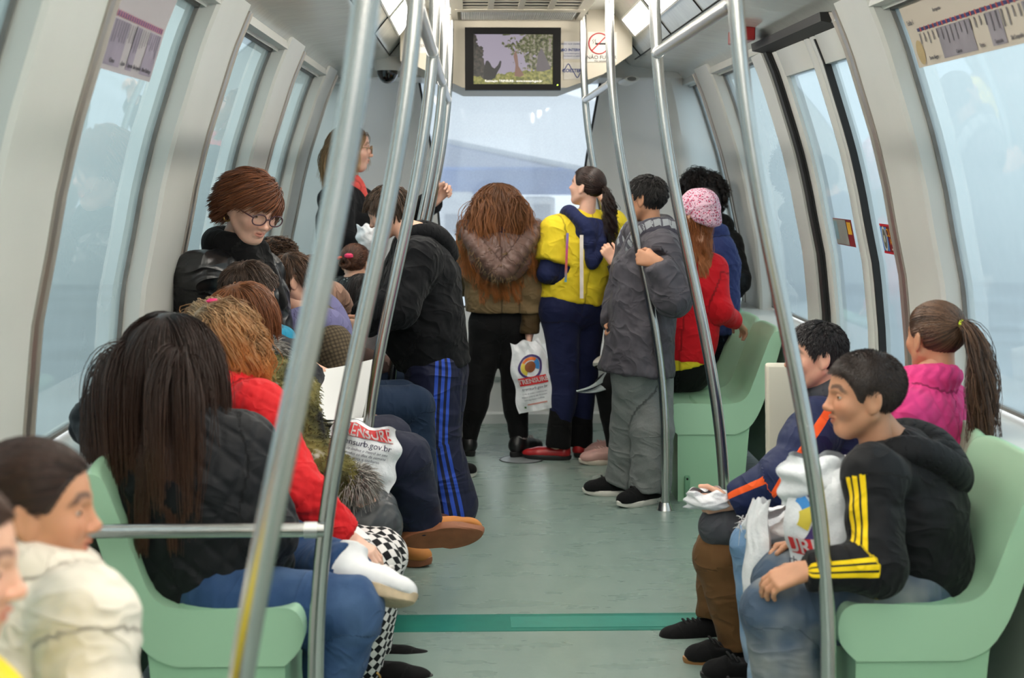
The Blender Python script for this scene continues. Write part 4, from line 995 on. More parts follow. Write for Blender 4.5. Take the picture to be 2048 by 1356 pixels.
class Person:
    def __init__(s, label, J, H, hs=.2, face=(0, 0, 0), skin='light', build=1.0, h=.007, hands=None, eyes=True, brow=(50, 34, 26), gaze=None, hr=1.0):
        s.J = {k: np.asarray(v, float) for k, v in J.items()}; J = s.J; s.H = H; s.h = h; s.hs = hs; s.M = rotm(*face) * hs; s.c = J['head']; s.rw = .092 * H * build
        s.up = nrm(J['neck'] - J['pel']); r = J['shr'] - J['shl']; s.r = nrm(r - s.up * r.dot(s.up)); s.f = np.cross(s.up, s.r); s.build = build
        V, F, A = head_mesh(); VV, FF, AA = [s.c + V @ s.M.T], [F], [A]
        b = build ** .5; k_ = .82
        core = [Cap(s.c + s.M @ np.array((0, -.13, -.25)), J['neck'], .185 * hs, .22 * hs, k=.03), Cap(J['pel'], J['neck'] - s.up * .09 * H, s.rw * .8, s.rw * .8, n=s.f, f=.7), Cap(J['shl'], J['shr'], .036 * H, k=.04), Cap(J['neck'] - s.up * .05 * H, J['neck'], .05 * H, .035 * H, k=.04)]
        for e in 'lr':
            core += [Cap(J['sh' + e], J['el' + e], .026 * H * b, .021 * H * b), Cap(J['el' + e], J['wr' + e], .021 * H * b, .0145 * H), Cap(J['hip' + e], J['kn' + e], .046 * H * b, .034 * H * b), Cap(J['kn' + e], J['an' + e], .030 * H * b, .015 * H), Cap(J['an' + e], J['an' + e] + J['to' + e] * .025 * H - np.array((0, 0, .01 * H)), .015 * H, .013 * H)]
        cv, cf_ = implicit(core, max(.011, h * 1.3)); VV.append(cv); FF.append(cf_); AA.append(np.zeros((len(cv), 3)))
        hd = hands or {}
        for e in 'lr':
            q = hd.get(e, {})
            if q is None: continue
            d = np.asarray(q.get('d', J['wr' + e] - J['el' + e]), float); n = q.get('n', -s.r if e == 'r' else s.r)
            n = np.asarray(n, float); n = n if np.linalg.norm(np.cross(nrm(d), nrm(n))) > .1 else s.f
            v, f_ = hand_mesh(J['wr' + e], d, n, e == 'l', q.get('curl', (35, 40, 25)), q.get('k', H / 1.72), q.get('thumb', .4), q.get('spread', 1), q.get('point'))
            VV.append(v); FF.append(f_); AA.append(np.zeros((len(v), 3)))
        o_ = 0
        for i in range(len(FF)): FF[i] = FF[i] + o_; o_ += len(VV[i])
        sk = {'light': (222, 172, 146), 'pale': (230, 184, 162), 'tan': (196, 142, 110), 'brown': (168, 112, 82)}[skin]
        V = np.concatenate(VV); zmin = 0.0
        base = np.array((J['pel'][0], J['pel'][1], zmin))
        s.o = obj('person', V, np.concatenate(FF), skin_mat('skin_%s_%d' % (skin, brow[0]), lin(*sk), lin(*brow)), None, base, at={'tint': np.concatenate(AA)})
        tag(s.o, label, 'person')
        if eyes:
            for sx in (-1, 1):
                c = s.c + s.M @ np.array((sx * .142, .252, .022)); g = nrm(s.M @ np.array(gaze if gaze else (0, 1, 0))); R = .070 * hs; a = nrm(np.cross(g, (0, .1, 1))); b2 = np.cross(g, a)
                m = MB(); m.grid([[c + R * (math.cos(q) * g + math.sin(q) * (math.cos(t) * a + math.sin(t) * b2)) for t in np.arange(16) * 6.2832 / 16] for q in (.001, .18, .20, .50, .53, .8, 1.2, 1.6, 2.2)], 0, False, True)
                m.M = [([2, 2, 1, 1, 0, 0, 0, 0])[i // 16] for i in range(8 * 16)]
                m.build('eye', None, s.o, mats=[mat('eye_white', lin(196, 186, 178), .25), mat('iris_brown', lin(70, 44, 28), .15), mat('pupil', lin(8, 7, 7), .1)])
                # upper and lower lid
                lm = MB(); M3 = s.M / hs
                for up_, q0, q1 in ((1, .17, 1.5), (-1, .22, 1.4)):
                    G = []
                    for q in np.linspace(q0, q1, 7):
                        row = []
                        for t in np.linspace(-1.35, 1.35, 13):
                            e = q0 + (q - q0) if True else q; ee = up_ * (q * math.cos(t * .95) ** .5)
                            dv = np.array((math.sin(t) * math.cos(ee), math.cos(t) * math.cos(ee), math.sin(ee))); row.append(c + M3 @ dv * R * 1.12)
                        G.append(row)
                    lm.grid(G)
                lm.build('eyelid', skin_mat('skin_%s_%d' % (skin, brow[0]), lin(*sk), lin(*brow)), s.o)
    def hair(s, name='hair', **sp):
        J = s.J; H = s.H; co = [Cap(J['pel'], J['neck'] - s.up * .07 * H, s.rw * .86, s.rw * .82), Cap(J['shl'], J['shr'], .050 * H), Cap(J['neck'] - s.up * .05, J['neck'] + s.up * .03, .055 * H, .045 * H)]
        s.hairo = make_hair(s.o, s.c, s.M, s.hs, sp, co, name); return s.hairo
    def top(s, name, m, th=.012, hem=.04, sleeve=1.0, flare=1.0, quilt=None, puff=None, belly=0.0, collar=None, h=None, lens=None, rough=.003, armr=1.0, it=1, arms='lr', f=.74, fold=.006, refs=None, hemdir=None):
        J, H, u = s.J, s.H, s.up; b = s.build ** .5; th = th * .8; rw = s.rw + th; refs = refs or {}
        lo = J['pel'] - u * hem * H; w = J['pel'] + u * .09 * H; ch = J['pel'] * .32 + J['neck'] * .68
        pr = [Cap(lo - u * .03, w, rw * 1.03 * flare, rw * .97, n=s.f, f=f, lid=0, v0=-hem * H - .03), Cap(w, ch, rw * .97, rw * 1.04, n=s.f, f=f, k=.05, v0=.09 * H), Cap(ch, J['neck'] - u * .045 * H, rw * 1.0, rw * .44, n=s.f, f=f, k=.06, v0=np.linalg.norm(ch - J['pel'])), Cap(J['shl'], J['shr'], .044 * H + th * .5, k=.05, v0=0, lid=0)]
        for q_ in pr[:3]: q_.R0 = rw
        pr[3].uv = pr[1].uv
        if belly: pr.append(Ell(J['pel'] + u * .10 * H + s.f * rw * .35, (rw * .95, rw * (.6 + belly), rw * 1.1), np.stack((s.r, s.f, u), 1), k=.08))
        cuts = [(lo, (-u if hemdir is None else hemdir), rw * 1.6)]; fo = []
        for e, i in (('l', 1), ('r', 2)):
            if e not in arms: continue
            S, E, W_ = J['sh' + e], J['el' + e], J['wr' + e]; ru, re, rq = (.031 * H * b + th) * armr, (.027 * H * b + th) * armr, (.021 * H + th * .7) * armr; L1 = np.linalg.norm(E - S)
            rf = refs.get(e)
            if sleeve > .5:
                W2 = E + (W_ - E) * min(1, (sleeve - .5) * 2)
                pr += [Cap(S, E, ru, re, k=.03, lid=i, ref=rf), Cap(E, W2, re, rq if sleeve > .9 else re * .9, k=.03, lid=i, v0=L1, ref=rf)]; pr[-1].R0 = pr[-2].R0 = ru; d = nrm(W_ - E); cuts.append((W2 - d * .005, d, .055 * armr)); fo += [(E, .09 * H, fold, .045), (W2, .05 * H, fold * .7, .022)]
            else:
                E2 = S + (E - S) * sleeve * 2; pr += [Cap(S, E2 + (E - S) * .05, ru, ru * 1.0, k=.03, lid=i, ref=rf)]; d = nrm(E - S); cuts.append((E2, d, .115))
        if collar: pr += s.ring(collar[0], collar[1], collar[2] if len(collar) > 2 else .0)
        fo += [(J['pel'] + u * .05 * H, .16 * H, fold, .06)]
        return garment(name, pr, h or s.h, m, s.o, cuts, (), quilt, puff, fo, rough, it)
    def T(s, x, y, z): return s.J['neck'] + (s.r * x + s.f * y + s.up * z) * s.H
    def ring(s, R, r, z=0.0, k=.02):
        pts = [s.T(R * math.sin(t), R * .9 * math.cos(t) + .005, z - .012 * math.cos(t)) for t in np.linspace(0, 6.2832, 17)]
        return [Cap(pts[i], pts[i + 1], r * s.H, k=k, lid=5) for i in range(16)]
    def hood(s, m, name='hood', sc=1.0, r=.026, drop=.085, extra=(), h=None, it=1, pouch=True, rough=.004):
        q = lambda x, y, z: s.T(x * sc, y * sc, z * sc)
        pts = [(-.03, .048, -.035), (-.056, .028, .004), (-.066, -.015, .016), (-.056, -.055, -.002), (-.03, -.078, -.032), (0, -.084, -drop * .75), (.03, -.078, -.032), (.056, -.055, -.002), (.066, -.015, .016), (.056, .028, .004), (.03, .048, -.035)]
        P_ = spline([q(*p) for p in pts], 31); pr = [Cap(P_[i], P_[i + 1], r * s.H * sc, k=.02) for i in range(30)]
        if pouch: pr += [Ell(q(0, -.056, -.038), np.array((.060, .026, .046)) * s.H * sc, np.stack((s.r, s.f, s.up), 1), k=.03)]
        g = garment(name, pr + list(extra), h or s.h, m, s.o, (), (), None, None, [(q(0, -.09, -.05), .09, .005, .03)], rough, it); s.hoodpts = P_; return g
    def trousers(s, m, name='trousers', th=.008, leg=1.0, top=.05, knee=1.0, ank=1.0, h=None, fold=.006, seatr=1.0, refs=None, rough=.002, stack=.006, lr=1.0, puff=None):
        J, H, b = s.J, s.H, s.build ** .5; refs = refs or {}
        pr = [Cap(J['pel'] - s.up * .01 * H, J['pel'] + s.up * top * H, s.rw * .97 * seatr + th * .5, s.rw * .92 + th * .5, n=s.f, f=.76, k=.03), Cap(J['hipl'], J['hipr'], .062 * H * b * seatr, k=.04)]; cuts = []; fo = []
        for e, i in (('l', 1), ('r', 2)):
            hp, kn, an = J['hip' + e], J['kn' + e], J['an' + e]; A = kn + (an - kn) * leg; L1 = np.linalg.norm(kn - hp); rf = refs.get(e)
            pr += [Cap(hp, kn, (.060 * H * b + th) * lr, (.043 * H * b + th) * knee * lr, k=.025, lid=i, ref=rf), Cap(kn, A, (.042 * H * b + th) * knee * lr, (.028 * H + th) * ank, k=.02, lid=i, v0=L1, ref=rf)]
            pr[-1].R0 = pr[-2].R0 = .05 * H
            calf = kn + (an - kn) * .3 - J['to' + e] * .012 * H; pr.append(Ell(calf, np.array((.034, .036, .07)) * H * b * min(knee, 1.1), k=.04)); pr[-1].uv = pr[-2].uv
            d = nrm(an - kn); cuts.append((A, d, .09)); fo += [(kn, .09 * H, fold, .04), (A, .10 * H, stack, .035)]
        return garment(name, pr, h or s.h, m, s.o, cuts, (), None, puff, fo, rough, 1)
    def shoe(s, e, up, sole, L=None, kind='sneaker', lace=None, toe=None, upv=(0, 0, 1), drop=None, h=None, sole_t=.022, top_m=None, W=1.0, name='shoe'):
        J, H = s.J, s.H; L = L or .152 * H; f = nrm(toe if toe is not None else J['to' + e]); u = nrm(np.asarray(upv, float) - f * f.dot(upv)); r = np.cross(f, u); R = np.stack((r, f, u), 1)
        an = J['an' + e]; dr = drop if drop is not None else max(.03, an[2]) ; o = an - u * dr; q = lambda x, y, z: o + r * x + f * y + u * z; w = .19 * L * W
        heel, ball, tip = q(0, -.17 * L, 0), q(0, .50 * L, 0), q(.0, .70 * L, 0)
        ht = sole_t; pr = [Cap(q(0, -.10 * L, ht + .03), q(0, .42 * L, ht + .018), w * .86, w * .92, k=.02), Ell(q(0, .60 * L, ht + .012), (w * .95, .22 * L, .034), R, k=.02), Cap(q(0, -.10 * L, ht + .03), q(0, .0, dr * .9), w * .8, w * .74, k=.02), Cap(q(0, .0, dr * .8), q(0, .4 * L, ht + .022), w * .5, w * .55, k=.03)]
        cuts = [(q(0, 0, ht - .002), -u, 1.0)]
        if kind == 'boot': pr += [Cap(q(0, -.03 * L, dr * .8), q(0, -.03 * L, dr + .062), w * .82, w * .86, k=.03)]; cuts.append((q(0, 0, dr + .055), u, .09))
        elif kind == 'flat': pr = [Cap(q(0, -.12 * L, ht + .012), q(0, .42 * L, ht + .005), w * .8, w * .85, k=.02), Ell(q(0, .58 * L, ht + .004), (w * .85, .25 * L, .028), R, k=.02), Cap(q(0, -.16 * L, ht + .02), q(0, -.16 * L, ht + .045), w * .6, k=.02)]; cuts.append((q(0, 0, ht + .045), u, .12))
        else: cuts.append((q(0, 0, dr + .028), u, .1))
        hh = h or min(s.h, .0055); V, F = implicit(pr, hh, (), cuts, 1); so = obj(name, V, F, up, s.o, at={'luv': luv(pr, V)})
        # sole: outline slab
        m = MB(); out = []
        for t in np.arange(36) * 2 * math.pi / 36:
            cx, cy = math.sin(t), math.cos(t); y = .265 * L + cy * .56 * L; wd = w * (1.05 if cy > .0 else .9) * (1 - .10 * math.exp(-((cy + .1) / .3) ** 2)); out.append((cx * wd * (1 - .15 * max(0, cy) ** 2), y))
        rings = []
        for sc_, z in ((.93, 0), (1.0, .004), (1.03, ht * .6), (1.03, ht), (.96, ht + .004)):
            rings.append([q(x * sc_, .265 * L + (y - .265 * L) * sc_, z + .012 * max(0, (y - .6 * L) / (.25 * L)) ** 2) for x, y in out])
        m.loft(rings); m.build('sole', sole, so)
        if lace:
            m = MB()
            for k in range(5):
                y = .12 * L + k * .075 * L; z = dr * .98 - (dr * .98 - ht - .05) * (k / 4) ** .8; rr = w * .42
                sp_ = spline([q(-rr, y, z), q(-rr * .4, y + .01, z + .014), q(rr * .4, y + .012, z + .014), q(rr, y, z)], 7); m.tube(sp_, .0035, 6)
            m.build('laces', lace, so)
        return so
    def glasses(s, m, col):
        q = lambda x, y, z: s.c + s.M @ np.array((x, y, z)); k = MB()
        for sx in (-1, 1):
            pts = [q(sx * (.15 + .115 * math.cos(t) * abs(math.cos(t)) ** -.25 if abs(math.cos(t)) > .02 else sx * .15), .425 - .05 * abs(.15 + .115 * math.cos(t)), .005 + .082 * math.sin(t)) for t in np.linspace(.01, 6.29, 28)]
            k.tube(pts, .0075 * s.hs * 1.3, 8); k.tube([q(sx * .262, .40, .03), q(sx * .33, .25, .04), q(sx * .345, -.03, .03), q(sx * .34, -.10, -.03)], .0085 * s.hs * 1.2, 8)
        k.tube([q(-.04, .43, .02), q(0, .44, .03), q(.04, .43, .02)], .0085 * s.hs * 1.2, 8); g = k.build('glasses', m, s.o)
        l = MB()
        for sx in (-1, 1): 
            ctr = q(sx * .15, .42, .005); ring_ = [q(sx * .15 + .105 * math.cos(t), .423 - .05 * abs(sx * .15 + .105 * math.cos(t)), .005 + .075 * math.sin(t)) for t in np.linspace(0, 6.2832, 21)[:-1]]; l.add([ctr] + ring_, [(0, 1 + i, 1 + (i + 1) % 20) for i in range(20)])
        l.build('lenses', pane_mat('spectacle_glass', (.97, .98, .98, 1), .02) if 'spec' not in _cache else _cache['spec'], g); _cache['spec'] = l and bpy.data.materials['spectacle_glass']
        return g
def set_(J, **k):
    for a, v in k.items(): J[a] = np.asarray(v, float)
    return J

# ================================================================ PEOPLE: cloth patterns
def stripes3(col, lids=(1, 2), w=.0105, gap=.0055):
    def f(t, U, c):
        per = w + gap; tot = per * 3 - gap
        x = t.math('ADD', U['X'], tot / 2); inb = band(t, x, 0.0, tot); st_ = t.math('LESS_THAN', t.math('MODULO', x, per), w); k = t.math('MULTIPLY', inb, st_)
        l = lid_is(t, U, lids[0])
        for i in lids[1:]: l = t.math('ADD', l, lid_is(t, U, i))
        return t.mix(t.math('MULTIPLY', k, l), c, col)
    return f
def one_stripe(col, lid, w, zlo=-9, zhi=9, x0=0.0):
    def f(t, U, c):
        k = t.math('MULTIPLY', t.math('LESS_THAN', t.math('ABSOLUTE', t.math('SUBTRACT', U['X'], x0)), w), lid_is(t, U, lid)); k = t.math('MULTIPLY', k, band(t, U['Y'], zlo, zhi)); return t.mix(k, c, col)
    return f
def checker(a, b, per):
    def f(t, U, c):
        s = t.math('ADD', t.math('FLOOR', t.math('DIVIDE', t.math('ADD', U['X'], U['Y']), per)), t.math('FLOOR', t.math('DIVIDE', t.math('SUBTRACT', U['Y'], U['X']), per)))
        return t.mix(t.math('MODULO', t.math('ABSOLUTE', s), 2.0), a, b)
    return f
def plaid(cols, per):
    def f(t, U, c):
        for i, (cl, ax, w, o) in enumerate(cols):
            k = t.math('LESS_THAN', t.math('FRACT', t.math('ADD', t.math('DIVIDE', U[ax], per), o)), w); c = t.mix(t.math('MULTIPLY', k, .6), c, cl)
        return c
    return f
def patches(stops, sc, stretch=(1, 1, 1)):
    def f(t, U, c): return t.ramp(t.noise(sc, 4, t.coord(stretch), .6, .6), *stops)
    return f
def faded(lt, lid_=None, amt=.6):
    def f(t, U, c):
        k = t.ramp(t.noise(4.5, 3), (.45, (0, 0, 0, 1)), (.62, (1, 1, 1, 1))); return t.mix(t.math('MULTIPLY', k, amt), c, lt)
    return f
def print_spots(t, U, c):
    v = t.n('TexVoronoi'); v.inputs['Scale'].default_value = 85; t.l(t.coord(), v.inputs['Vector']); v2 = t.n('TexVoronoi'); v2.inputs['Scale'].default_value = 130; t.l(t.coord(), v2.inputs['Vector'])
    c = t.mix(t.math('LESS_THAN', v2.outputs['Distance'], .30), c, lin(120, 50, 84)); c = t.mix(t.math('LESS_THAN', v.outputs['Distance'], .33), c, lin(196, 66, 104)); return c
M_blackknit = cloth('black_knit', lin(20, 20, 23), .9); M_blacklegs = cloth('black_leggings', lin(15, 15, 17), .8, wrinkle=.25)
M_navylegs = cloth('navy_leggings', lin(24, 30, 64), .8, wrinkle=.3); M_navytrack = cloth('navy_trousers', lin(26, 30, 50), .7)
M_jeans = cloth('blue_denim', lin(42, 68, 106), .85, pat=faded(lin(82, 108, 144), amt=.55), wb=.5); M_jeansdk = cloth('dark_denim', lin(24, 40, 62), .85)
M_rubber = mat('white_rubber', lin(222, 218, 210), .5, noise=12, var=.06); M_gum = mat('gum_rubber', lin(150, 104, 58), .5, noise=30, var=.12); M_blacksole = mat('black_sole', lin(26, 25, 25), .6)
M_blackcanvas = cloth('black_canvas', lin(20, 20, 22), .9, wrinkle=.2); M_lace = mat('black_lace', lin(24, 24, 26), .8); M_lacew = mat('pale_lace', lin(214, 208, 204), .8)
M_bag = mat('white_bag_plastic', lin(232, 234, 238), .35, spec=.4, noise=5, var=.05, bump=(22, .5, .015))
V3 = lambda *a: np.array(a, float)
DK = [(22, 17, 15), (58, 44, 38)]; BR = [(44, 30, 24), (104, 74, 56)]

def p_stripe_boy():
    Y = 3.72; J = sit(.98, Y, -90, 1.42)
    set_(J, head=P(1724, 792, 3.70), neck=P(1796, 905, 3.74), pel=P(1850, 1170, 3.74), shl=P(1748, 950, 3.56), shr=P(1770, 940, 3.92), ell=P(1752, 1135, 3.47), wrl=P(1612, 1142, 3.46), elr=P(1700, 1120, 3.95), wrr=P(1610, 1090, 3.86),
         hipl=P(1815, 1205, 3.64), hipr=P(1815, 1190, 3.84), knl=P(1553, 1222, 3.56), knr=P(1570, 1165, 3.83), anl=P(1600, 1535, 3.56), anr=P(1610, 1480, 3.86), tol=(-1, -.1, 0), tor=(-1, 0, 0))
    p = Person('boy with cropped dark hair in a black tracksuit top with yellow sleeve stripes', J, 1.42, .215, (-91, -2), 'tan', 1.14, .0065, dict(l=dict(d=(-1, .1, -.35), n=(.1, .5, -.8), curl=(30, 35, 20)), r=dict(d=(-1, 0, -.2), n=(0, -.6, -.6), curl=(45, 45, 30))), brow=(40, 28, 22), gaze=(0, 1, .05))
    p.hair(style='crop', len=.10, n=1500, w=.010, K=5, col=[(28, 21, 18), (66, 50, 42)], off=.02, clump=0, stiff=.9, grav=.05, th=.03, seed=2)
    p.top('tracksuit_top', cloth('black_tracksuit', lin(24, 25, 29), .7, pat=stripes3(lin(240, 204, 20), (1,), .0125, .0055), wrinkle=.7), .018, hem=.06, h=.0065, refs=dict(l=(-.75, -.65, .15)), fold=.007, rough=.004, armr=1.12)
    p.hood(bpy.data.materials['black_tracksuit'], 'hood', 1.05, .020, .08)
    p.trousers(cloth('faded_jeans', lin(72, 88, 108), .85, pat=faded(lin(150, 152, 150), amt=.75), wb=.5), th=.012, knee=1.05, ank=1.6, leg=.97, fold=.008)
    for e in 'lr': p.shoe(e, M_blackcanvas, M_blacksole, toe=(-1, -.1, 0), lace=M_lace)
p_stripe_boy()

def p_pink_girl():
    J = sit(1.0, 4.13, -80, 1.40)
    set_(J, head=P(1868, 676, 4.16), neck=P(1858, 768, 4.14), pel=P(1800, 1110, 4.12), shl=P(1812, 828, 4.02), shr=P(1894, 812, 4.22), ell=P(1760, 970, 3.98), wrl=P(1618, 1072, 3.99), elr=P(1866, 960, 4.16), wrr=P(1850, 1040, 4.2),
         hipl=P(1780, 1110, 4.02), hipr=P(1780, 1100, 4.2), knl=P(1560, 1140, 3.99), knr=P(1512, 1092, 4.2), anl=P(1530, 1395, 3.99), anr=P(1525, 1340, 4.2), tol=(-1, 0, 0), tor=(-1, 0, 0))
    p = Person('girl in a pink quilted jacket and ripped jeans, ponytail in a lime tie', J, 1.40, .2, (-24, 0), 'tan', 1.0, .007, dict(l=dict(d=(-1, .05, .05), n=(0, .3, -1), curl=(15, 25, 15), k=.85), r=None), brow=(44, 32, 26), eyes=False)
    p.hair(style='pony', n=900, w=.011, col=[(44, 30, 24), (118, 86, 64)], tie=(.03, -.50, .24), tail=2.3, tail_n=330, tail_dir=(.1, -1, .1), tail_curl=.05, curl_n=1.6, clump=.5, seed=5)
    m = MB(); a = p.c + p.M @ V3(.03, -.53, .24)
    m.tube([a + .036 * p.hs * 5 * (math.cos(t) * p.M[:, 0] / p.hs * .18 + math.sin(t) * p.M[:, 2] / p.hs * .18) for t in np.linspace(0, 6.2832, 17)], .007, 8); m.build('hair_tie', mat('lime_elastic', lin(206, 230, 40), .6), p.hairo)
    p.top('quilted_jacket', cloth('pink_quilt', lin(222, 64, 132), .75, wrinkle=.4), .016, hem=.03, quilt=(.06, .005), collar=(.045, .022, .01))
    p.trousers(cloth('light_ripped_jeans', lin(112, 146, 182), .85, pat=faded(lin(170, 192, 212), amt=.7), wb=.5), th=.009)
    frn = mat('frayed_thread', lin(224, 226, 228), .9)
    for e, c in (('r', P(1520, 1046, 4.13)), ('l', P(1640, 1105, 3.93))):
        g = np.random.RandomState(4); V = c + np.stack((g.uniform(-.06, .06, 60), g.uniform(-.03, .03, 60), g.uniform(-.012, .012, 60)), 1); fur(p.o, V, np.tile(V3(-.3, -.5, .6), (60, 1)), .035, .0016, frn, 150, 3, .5, 'frayed_edge')
    for e in 'lr': p.shoe(e, M_blackcanvas, M_blacksole, toe=(-1, 0, 0), lace=M_lace)
p_pink_girl()

def p_navy_boy():
    J = sit(.98, 4.58, -90, 1.38)
    set_(J, head=P(1628, 712, 4.5), neck=P(1672, 800, 4.55), pel=P(1690, 1030, 4.58), shl=P(1634, 852, 4.4), shr=P(1680, 840, 4.72), ell=P(1560, 965, 4.31), wrl=P(1462, 1003, 4.36), elr=P(1640, 990, 4.75), wrr=P(1500, 1000, 4.6),
         hipl=P(1640, 1075, 4.48), hipr=P(1640, 1065, 4.66), knl=P(1440, 1112, 4.42), knr=P(1442, 1098, 4.66), anl=P(1486, 1308, 4.40), anr=P(1430, 1243, 4.66), tol=(-1, -.15, 0), tor=(-1, -.1, 0))
    p = Person('boy in a navy puffer jacket with an orange sleeve stripe and brown trousers', J, 1.38, .2, (-95, -2), 'light', 1.15, .0075, dict(l=dict(d=(-1, 0, -.1), curl=(50, 50, 30)), r=None))
    p.hair(style='short', len=.14, n=1500, w=.011, K=6, col=[(16, 14, 15), (48, 42, 44)], stiff=.8, grav=.2, off=.06, mess=.08, clump=.3, seed=8, fringe=.14)
    p.top('puffer_jacket', cloth('navy_puffer', lin(30, 40, 76), .6, wrinkle=.6, pat=one_stripe(lin(238, 92, 36), 1, .0135)), .034, hem=.03, puff=(.125, .012), refs=dict(l=(.15, -.8, .55)), armr=1.12, h=.008)
    g, *_ = garment('jacket_hem', [Cap(P(1660, 1040, 4.46), P(1440, 1052, 4.40), .085, .066, k=.05), Cap(P(1660, 1030, 4.7), P(1450, 1045, 4.66), .08, .066, k=.05)], .008, cloth('grey_quilt_lining', lin(76, 78, 84), .7), p.o, (), (), None, (.09, .008))
    garment('collar', p.ring(.05, .026, .012) + p.ring(.054, .022, .035), .007, bpy.data.materials['grey_quilt_lining'], p.o)
    p.trousers(cloth('brown_cotton', lin(104, 74, 44), .85), th=.012, leg=.93, ank=1.15, stack=.009)
    for e in 'lr': p.shoe(e, M_blackcanvas, M_gum, lace=M_lace, L=.22, toe=(-1, -.12, 0), drop=.075 if e == 'r' else None)
p_navy_boy()

def p_grey_boy():
    J = stand(.73, 6.62, -55, 1.43)
    set_(J, head=P(1290, 398, 6.62), neck=P(1300, 468, 6.65), pel=P(1278, 690, 6.64), shl=P(1322, 502, 6.47), shr=P(1272, 498, 6.82), ell=P(1344, 592, 6.38), wrl=P(1312, 524, 6.35), elr=P(1245, 600, 6.85), wrr=P(1228, 650, 6.72),
         hipl=P(1272, 722, 6.56), hipr=P(1298, 722, 6.72), knl=P(1262, 850, 6.68), knr=P(1305, 858, 6.56), anl=P(1252, 962, 6.75), anr=P(1300, 980, 6.58), tol=(-1, .05, 0), tor=(-.85, -.5, 0))
    J['shr'], J['shl'] = J['shr'], J['shl']
    p = Person('boy in a dark grey jacket with plaid hood and grey sweatpants, holding a pole', J, 1.43, .2, (-60, 0), 'tan', 1.12, .0085, dict(l=dict(d=(-.9, .3, .25), n=(.2, .9, -.1), curl=(70, 80, 50), k=.85, thumb=.9), r=dict(k=.8)))
    p.hair(style='short', len=.13, n=1400, w=.012, K=6, col=[(12, 11, 12), (40, 36, 36)], stiff=.85, grav=.2, off=.08, mess=.08, clump=.4, seed=9)
    p.top('jacket', cloth('dark_grey_nylon', lin(76, 73, 80), .6, wrinkle=.8), .034, hem=.085, h=.009, fold=.011, armr=1.15, flare=1.2, rough=.006, collar=(.05, .026, .015))
    p.hood(cloth('plaid_flannel', lin(150, 154, 158), .85, pat=lambda t, U, c: t.mix(t.math('GREATER_THAN', tri(t, t.math('ADD', U['X'], t.math('MULTIPLY', U['Y'], .2)), .05), .62), t.mix(t.math('GREATER_THAN', tri(t, U['Y'], .045), .6), t.mix(t.math('GREATER_THAN', tri(t, U['Y'], .07), .9), c, lin(150, 214, 226)), lin(84, 84, 92)), lin(70, 68, 78))), 'plaid_hood', 1.15, .026, .08)
    p.trousers(cloth('grey_marl', lin(112, 116, 116), .9, wrinkle=.6, pat=lambda t, U, c: t.mix(t.math('MULTIPLY', t.noise(180, 2), .5), c, lin(150, 152, 152))), th=.013, knee=1.12, ank=1.7, leg=.99, stack=.012, h=.009, seatr=.9, rough=.004)
    p.shoe('l', M_blackcanvas, M_rubber, L=.235, lace=M_lace, toe=(-1, .08, 0)); p.shoe('r', M_blackcanvas, M_rubber, L=.225, lace=M_lace, toe=(-.8, -.55, 0))
p_grey_boy()

